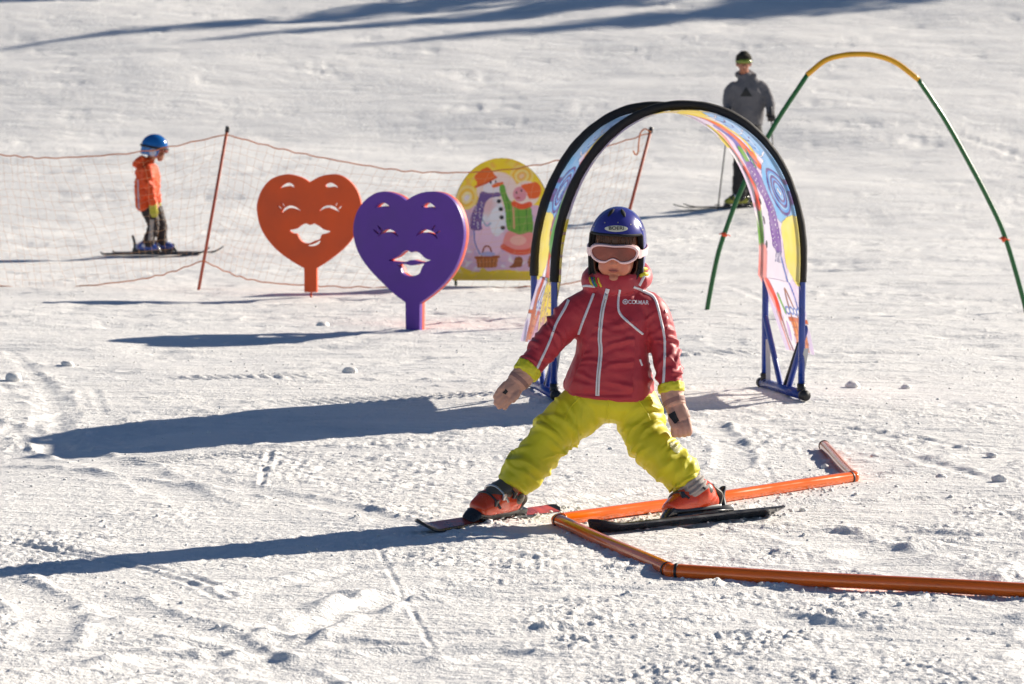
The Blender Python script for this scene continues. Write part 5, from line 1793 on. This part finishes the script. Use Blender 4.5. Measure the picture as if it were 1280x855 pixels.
for s in (-1, 1):
    mg = MB()
    mg.sweep([K(222, 462, .16 * s, .040), K(222, 495, .158 * s, .040, .032)], seg=14, cap=.3)
    for k in range(4):
        o_ = (k - 1.5) * .016
        mg.sweep([K(221, 495, .158 * s, .011)[:0] + (K(221, 495)[0] + o_, KY + .158 * s, K(0, 495)[2], .0115), (K(224, 520)[0] + o_, KY + .155 * s, K(0, 520)[2], .0115), (K(226, 540)[0] + o_ * .9 + .006, KY + .145 * s, K(0, 540)[2], .010)], n=6, seg=8, cap=1)
    mg.sweep([K(236, 485, .145 * s, .013), K(246, 505, .13 * s, .012), K(247, 520, .12 * s, .010)], n=6, seg=8, cap=1)
    link('glove', fused('glove', mg, .005, 1), M_ygl, kid)
mh = MB(); HKM = Matrix.Translation(K(224, 108)) @ Matrix.Rotation(math.radians(90), 4, 'Z') @ Matrix.Rotation(math.radians(10), 4, 'X') @ Matrix.Scale(1.14, 4)
vs = []
for j in range(nth + 1):
    for i in range(nphi):
        phi = -math.pi + 2 * math.pi * i / nphi; a = abs(phi)
        f = float(sstep(.95, 1.25, np.array(a)))
        vs.append(helm_pt(phi, 0.0001 + (1.50 * (1 - f) + 2.30 * f) * j / nth))
mh.add(vs, [(j * nphi + i, (j + 1) * nphi + i, (j + 1) * nphi + (i + 1) % nphi, j * nphi + (i + 1) % nphi) for j in range(nth) for i in range(nphi)], HKM)
hmk = mh.mesh('helmet'); t = bpy.data.objects.new('h', hmk); col.objects.link(t)
hmk.materials.append(M_bhelm); hmk.materials.append(M_lining)
so = t.modifiers.new('s', 'SOLIDIFY'); so.thickness = .016; so.offset = -1; so.material_offset = 1; so.material_offset_rim = 1
dg = bpy.context.evaluated_depsgraph_get(); dg.update()
hm2 = bpy.data.meshes.new_from_object(t.evaluated_get(dg)); bpy.data.objects.remove(t)
khelm = link('helmet', hm2, None, kid); angle_smooth(khelm, 45)
bd = MB(); bd.tube([tuple(HKM @ (helm_pt(-math.pi + 2 * math.pi * i / 48, math.pi / 2 + .02, 1.012))) for i in range(49)], .011, seg=8); bd.build('goggle_strap', M_lining, khelm)
ep = MB(); ep.ball(tuple(HKM @ Vector((-.090, .0, -.045))), (.036, .018, .040), 14); ep.ball(tuple(HKM @ Vector((.090, .0, -.045))), (.036, .018, .040), 14)
tag(ep.build('ear_pads', M_silver, khelm), kind='stuff')
kg = MB()
kg.sweep([tuple(HKM @ Vector((-.075, -.055, -.008))) + (.012, .022), tuple(HKM @ Vector((-.045, -.098, -.012))) + (.012, .028), tuple(HKM @ Vector((0, -.112, -.012))) + (.012, .028), tuple(HKM @ Vector((.045, -.098, -.012))) + (.012, .028), tuple(HKM @ Vector((.075, -.055, -.008))) + (.012, .022)], D=(0, 0, 1), seg=12)
kg.build('goggles', M_lens, kid)
KML = frame(K(175, 775, -.085), (1, 0.0, 0), (0, 0, 1)); KMR = frame(K(262, 772, .085), (1, .02, 0), (0, 0, 1))
make_boot(kid, KML @ Matrix.Translation((-.0, 0, .004)), K(182, 726, -.08), M_bboot, M_silver, 1.05); make_boot(kid, KMR @ Matrix.Translation((-.0, 0, .004)), K(256, 716, .08), M_bboot, M_silver, 1.05)
kid.location.z = KG + .022
upk = Matrix.Translation((0, 0, KG + .012))
make_ski(upk @ KML @ Matrix.Diagonal((1, 1, 1.9, 1)), .62, .46, .08, 'dark ski on the fence side under the skier in orange', M_skidark)
make_ski(upk @ KMR @ Matrix.Diagonal((1, 1, 1.9, 1)), .60, .50, .08, 'dark ski on the uphill side under the skier in orange', M_skidark)

# ------------------------------------------------------------------ standing adult behind the arch
AX, AY, AU = 2.69, 33.2, .002405
AG = settle(AX, AY, .3)


def A_(zx, zy, dy=0.0, *r): return (AX + (zx - 265) * AU, AY + dy, (797 - zy) * AU) + r


M_hood = mat('grey_hoodie_cloth', srgb(108, 106, 109), 0.9, var=0.12, vscale=7, bump=0.2, bscale=60)
M_bean = mat('dark_knit_hat', srgb(46, 42, 30), 0.9, var=0.2, vscale=30)
M_gl2 = mat('green_goggle', srgb(120, 135, 40), 0.2, coat=0.4)
M_dpt = mat('black_ski_trousers', srgb(34, 32, 32), 0.75, var=0.15)
M_ybt = mat('yellow_boot_shell', srgb(150, 150, 40), 0.35, coat=0.2)
M_gl3 = mat('dark_leather_glove', srgb(52, 46, 42), 0.7, var=0.15)
ab = MB()
ab.ball(A_(266, 92), (.082, .095, .10), 18)
ab.sweep([A_(266, 105, -.02, .07, .08), A_(264, 130, -.035, .05, .06), A_(264, 144, -.045, .032, .035)], seg=16)
ab.ball(A_(262, 117, -.108), (.014, .02, .022), 10); ab.ball(A_(263, 131, -.094), (.022, .01, .007), 10)
for s in (-1, 1): ab.ball(A_(266 + s * 34, 105, .0), (.012, .02, .03), 10)
ab.sweep([A_(268, 135, 0, .055), A_(272, 165, .02, .06), A_(280, 200, .02, .15, .10), A_(284, 330, .02, .15, .10), A_(285, 420, .02, .15, .10)], seg=16)
AL = [A_(228, 202, .0), A_(200, 240, .0), A_(188, 300, -.06), A_(186, 345, -.20)]
AR = [A_(335, 200, .0), A_(366, 235, .02), A_(392, 296, -.04), A_(392, 345, -.16)]
for P in (AL, AR): ab.sweep([p_ + (r,) for p_, r in zip(P, (.05, .042, .036, .03))], seg=10)
LG = [[A_(262, 430, .02), A_(255, 600, -.02), A_(250, 765, .04)], [A_(312, 430, .03), A_(305, 600, .06), A_(295, 765, .14)]]
for P in LG: ab.sweep([p_ + (r,) for p_, r in zip(P, (.09, .06, .045))], seg=12)
man = link('person', fused('person', ab, .012, 2), M_skin2, base=(AX, AY, 0))
tag(man, 'adult skier in grey hoodie and dark hat standing behind the printed arch', 'person')
aj = MB()
aj.sweep([A_(285, 400, .02, .185, .135), A_(284, 370, .02, .19, .14), A_(284, 300, .02, .205, .15), A_(283, 235, .02, .21, .145), A_(281, 205, .02, .19, .125), A_(278, 183, .02, .135, .10), A_(273, 164, .02, .092, .085), A_(269, 150, .015, .07, .075)], seg=26, n=26, cap=.15)
for P in (AL, AR): aj.sweep([p_ + (r,) for p_, r in zip(P, (.066, .072, .060, .046))], seg=16, cap=.2)
aj.sweep([A_(232, 160, -.03, .03), A_(240, 150, .06, .035), A_(275, 146, .10, .045), A_(308, 150, .06, .035), A_(316, 162, -.03, .03)], seg=12)
am = fused('hoodie', aj, .012, 3)
displace(am, lambda c, n: folds(c, n, [[p_[:3] for p_ in AL], [p_[:3] for p_ in AR], [A_(278, 180)[:3], A_(285, 400)[:3]]], amp=.016, freq=8, around=4, seed=2.2) + .008 * perlin3(c * 9))
hdo = link('hoodie', am, M_hood, man)
abv = obj_bvh(hdo)
tri = MB(); tv_, tf_ = [], []
n_t = 10
for i in range(n_t + 1):
    for j in range(i + 1):
        tv_.append(((j - i / 2) / n_t * .14, (0.5 - i / n_t) * .11, 0))
idx = lambda i, j: i * (i + 1) // 2 + j
for i in range(n_t):
    for j in range(i + 1):
        tf_.append((idx(i, j), idx(i + 1, j), idx(i + 1, j + 1)))
        if j < i: tf_.append((idx(i, j), idx(i + 1, j + 1), idx(i, j + 1)))
tri.add(tv_, tf_)
c0 = A_(274, 238)
decal('chest_print', tri.mesh('t'), abv, c0[0], c0[2], AY - 2, M_strapb, hdo, lift=.006)
bn = MB(); bn.sweep([A_(266, 102, .0, .086, .102), A_(266, 85, .005, .092, .108), A_(267, 65, .01, .084, .10), A_(268, 50, .01, .05, .06)], seg=22, cap=.4)
bm2 = fused('hat', bn, .010, 2); displace(bm2, lambda c, n: .004 * np.sin(np.arctan2(c[:, 1] - AY, c[:, 0] - AX) * 26))
link('hat', bm2, M_bean, man)
gg = MB()
P = []
for k in range(13):
    a = math.radians(-70 + 140 * k / 12)
    P.append(A_(266, 93)[:1] + (AY - .002 - .112 * math.cos(a), A_(0, 93)[2], .012, .024 if 2 < k < 10 else .014)); P[-1] = (A_(266, 93)[0] + .096 * math.sin(a),) + P[-1][1:]
gg.sweep(P, D=(0, 0, 1), seg=10)
gg.build('goggles', M_gl2, man)
at_ = MB()
at_.sweep([A_(285, 385, .02, .165, .12), A_(286, 430, .02, .17, .125), A_(286, 460, .025, .14, .11)], seg=20)
for P in LG: at_.sweep([p_ + (r,) for p_, r in zip(P, (.115, .09, .085))], seg=16, cap=.15)
am = fused('trousers', at_, .012, 3)
displace(am, lambda c, n: folds(c, n, [[p_[:3] for p_ in P] for P in LG], amp=.025, freq=8, around=4, seed=5.2))
link('trousers', am, M_dpt, man)
for P in (AL, AR):
    e = np.array(P[-1][:3]); mg = MB()
    mg.sweep([tuple(e + [0, .03, .01]) + (.044,), tuple(e + [0, -.04, -.02]) + (.048, .034)], seg=14)
    for k in range(4):
        o_ = (k - 1.5) * .022
        mg.sweep([tuple(e + [o_, -.06, -.02]) + (.015,), tuple(e + [o_, -.10, -.035]) + (.015,), tuple(e + [o_, -.10, -.075]) + (.014,), tuple(e + [o_, -.065, -.075]) + (.012,)], n=8, seg=8, cap=1)
    mg.sweep([tuple(e + [.04 if P is AL else -.04, -.04, 0]) + (.016,), tuple(e + [.05 if P is AL else -.05, -.08, -.02]) + (.014,)], n=6, seg=8, cap=1)
    link('glove', fused('glove', mg, .007, 1), M_gl3, man)
AML = frame(A_(238, 797, -.0), (-.96, -.28, 0), (0, 0, 1)); AMR = frame(A_(292, 797, .16), (-.96, -.28, 0), (0, 0, 1))
make_boot(man, AML @ Matrix.Scale(1.35, 4), A_(250, 755, .03), M_ybt, M_bind, 1.0); make_boot(man, AMR @ Matrix.Scale(1.35, 4), A_(296, 755, .14), M_ybt, M_bind, 1.0)
man.location.z = AG
upa = Matrix.Translation((0, 0, AG))
make_ski(upa @ AML @ Matrix.Scale(1.2, 4), .66, .58, .08, 'long dark ski on the downhill side under the adult in grey', M_skidark)
make_ski(upa @ AMR @ Matrix.Scale(1.2, 4), .66, .58, .08, 'long dark ski on the uphill side under the adult in grey', M_skidark)
for (P, dx, lab) in ((AL, -.125, 'thin dark ski pole planted in front of the adult in grey'), (AR, .06, 'thin dark ski pole held against the side of the adult in grey')):
    e = Vector(P[-1][:3]) + Vector((0, -.085, AG - .05)); bt = Vector((e.x + dx, e.y - .05, AG - .02))
    e.z = max(e.z, AG + .9)
    sp2 = empty('ski_pole', tuple(bt), lab, 'ski pole')
    MB().tube([tuple(bt), tuple(e)], .008, seg=8).build('shaft', M_dark, sp2)
    MB().tube([tuple(e), tuple(e + (e - bt).normalized() * .13)], .016, seg=10, cap=.6).build('grip', M_dark, sp2)
    MB().tube([tuple(bt + Vector((0, 0, .055))), tuple(bt + Vector((0, 0, .065)))], .035, seg=16).build('basket', M_dark, sp2)
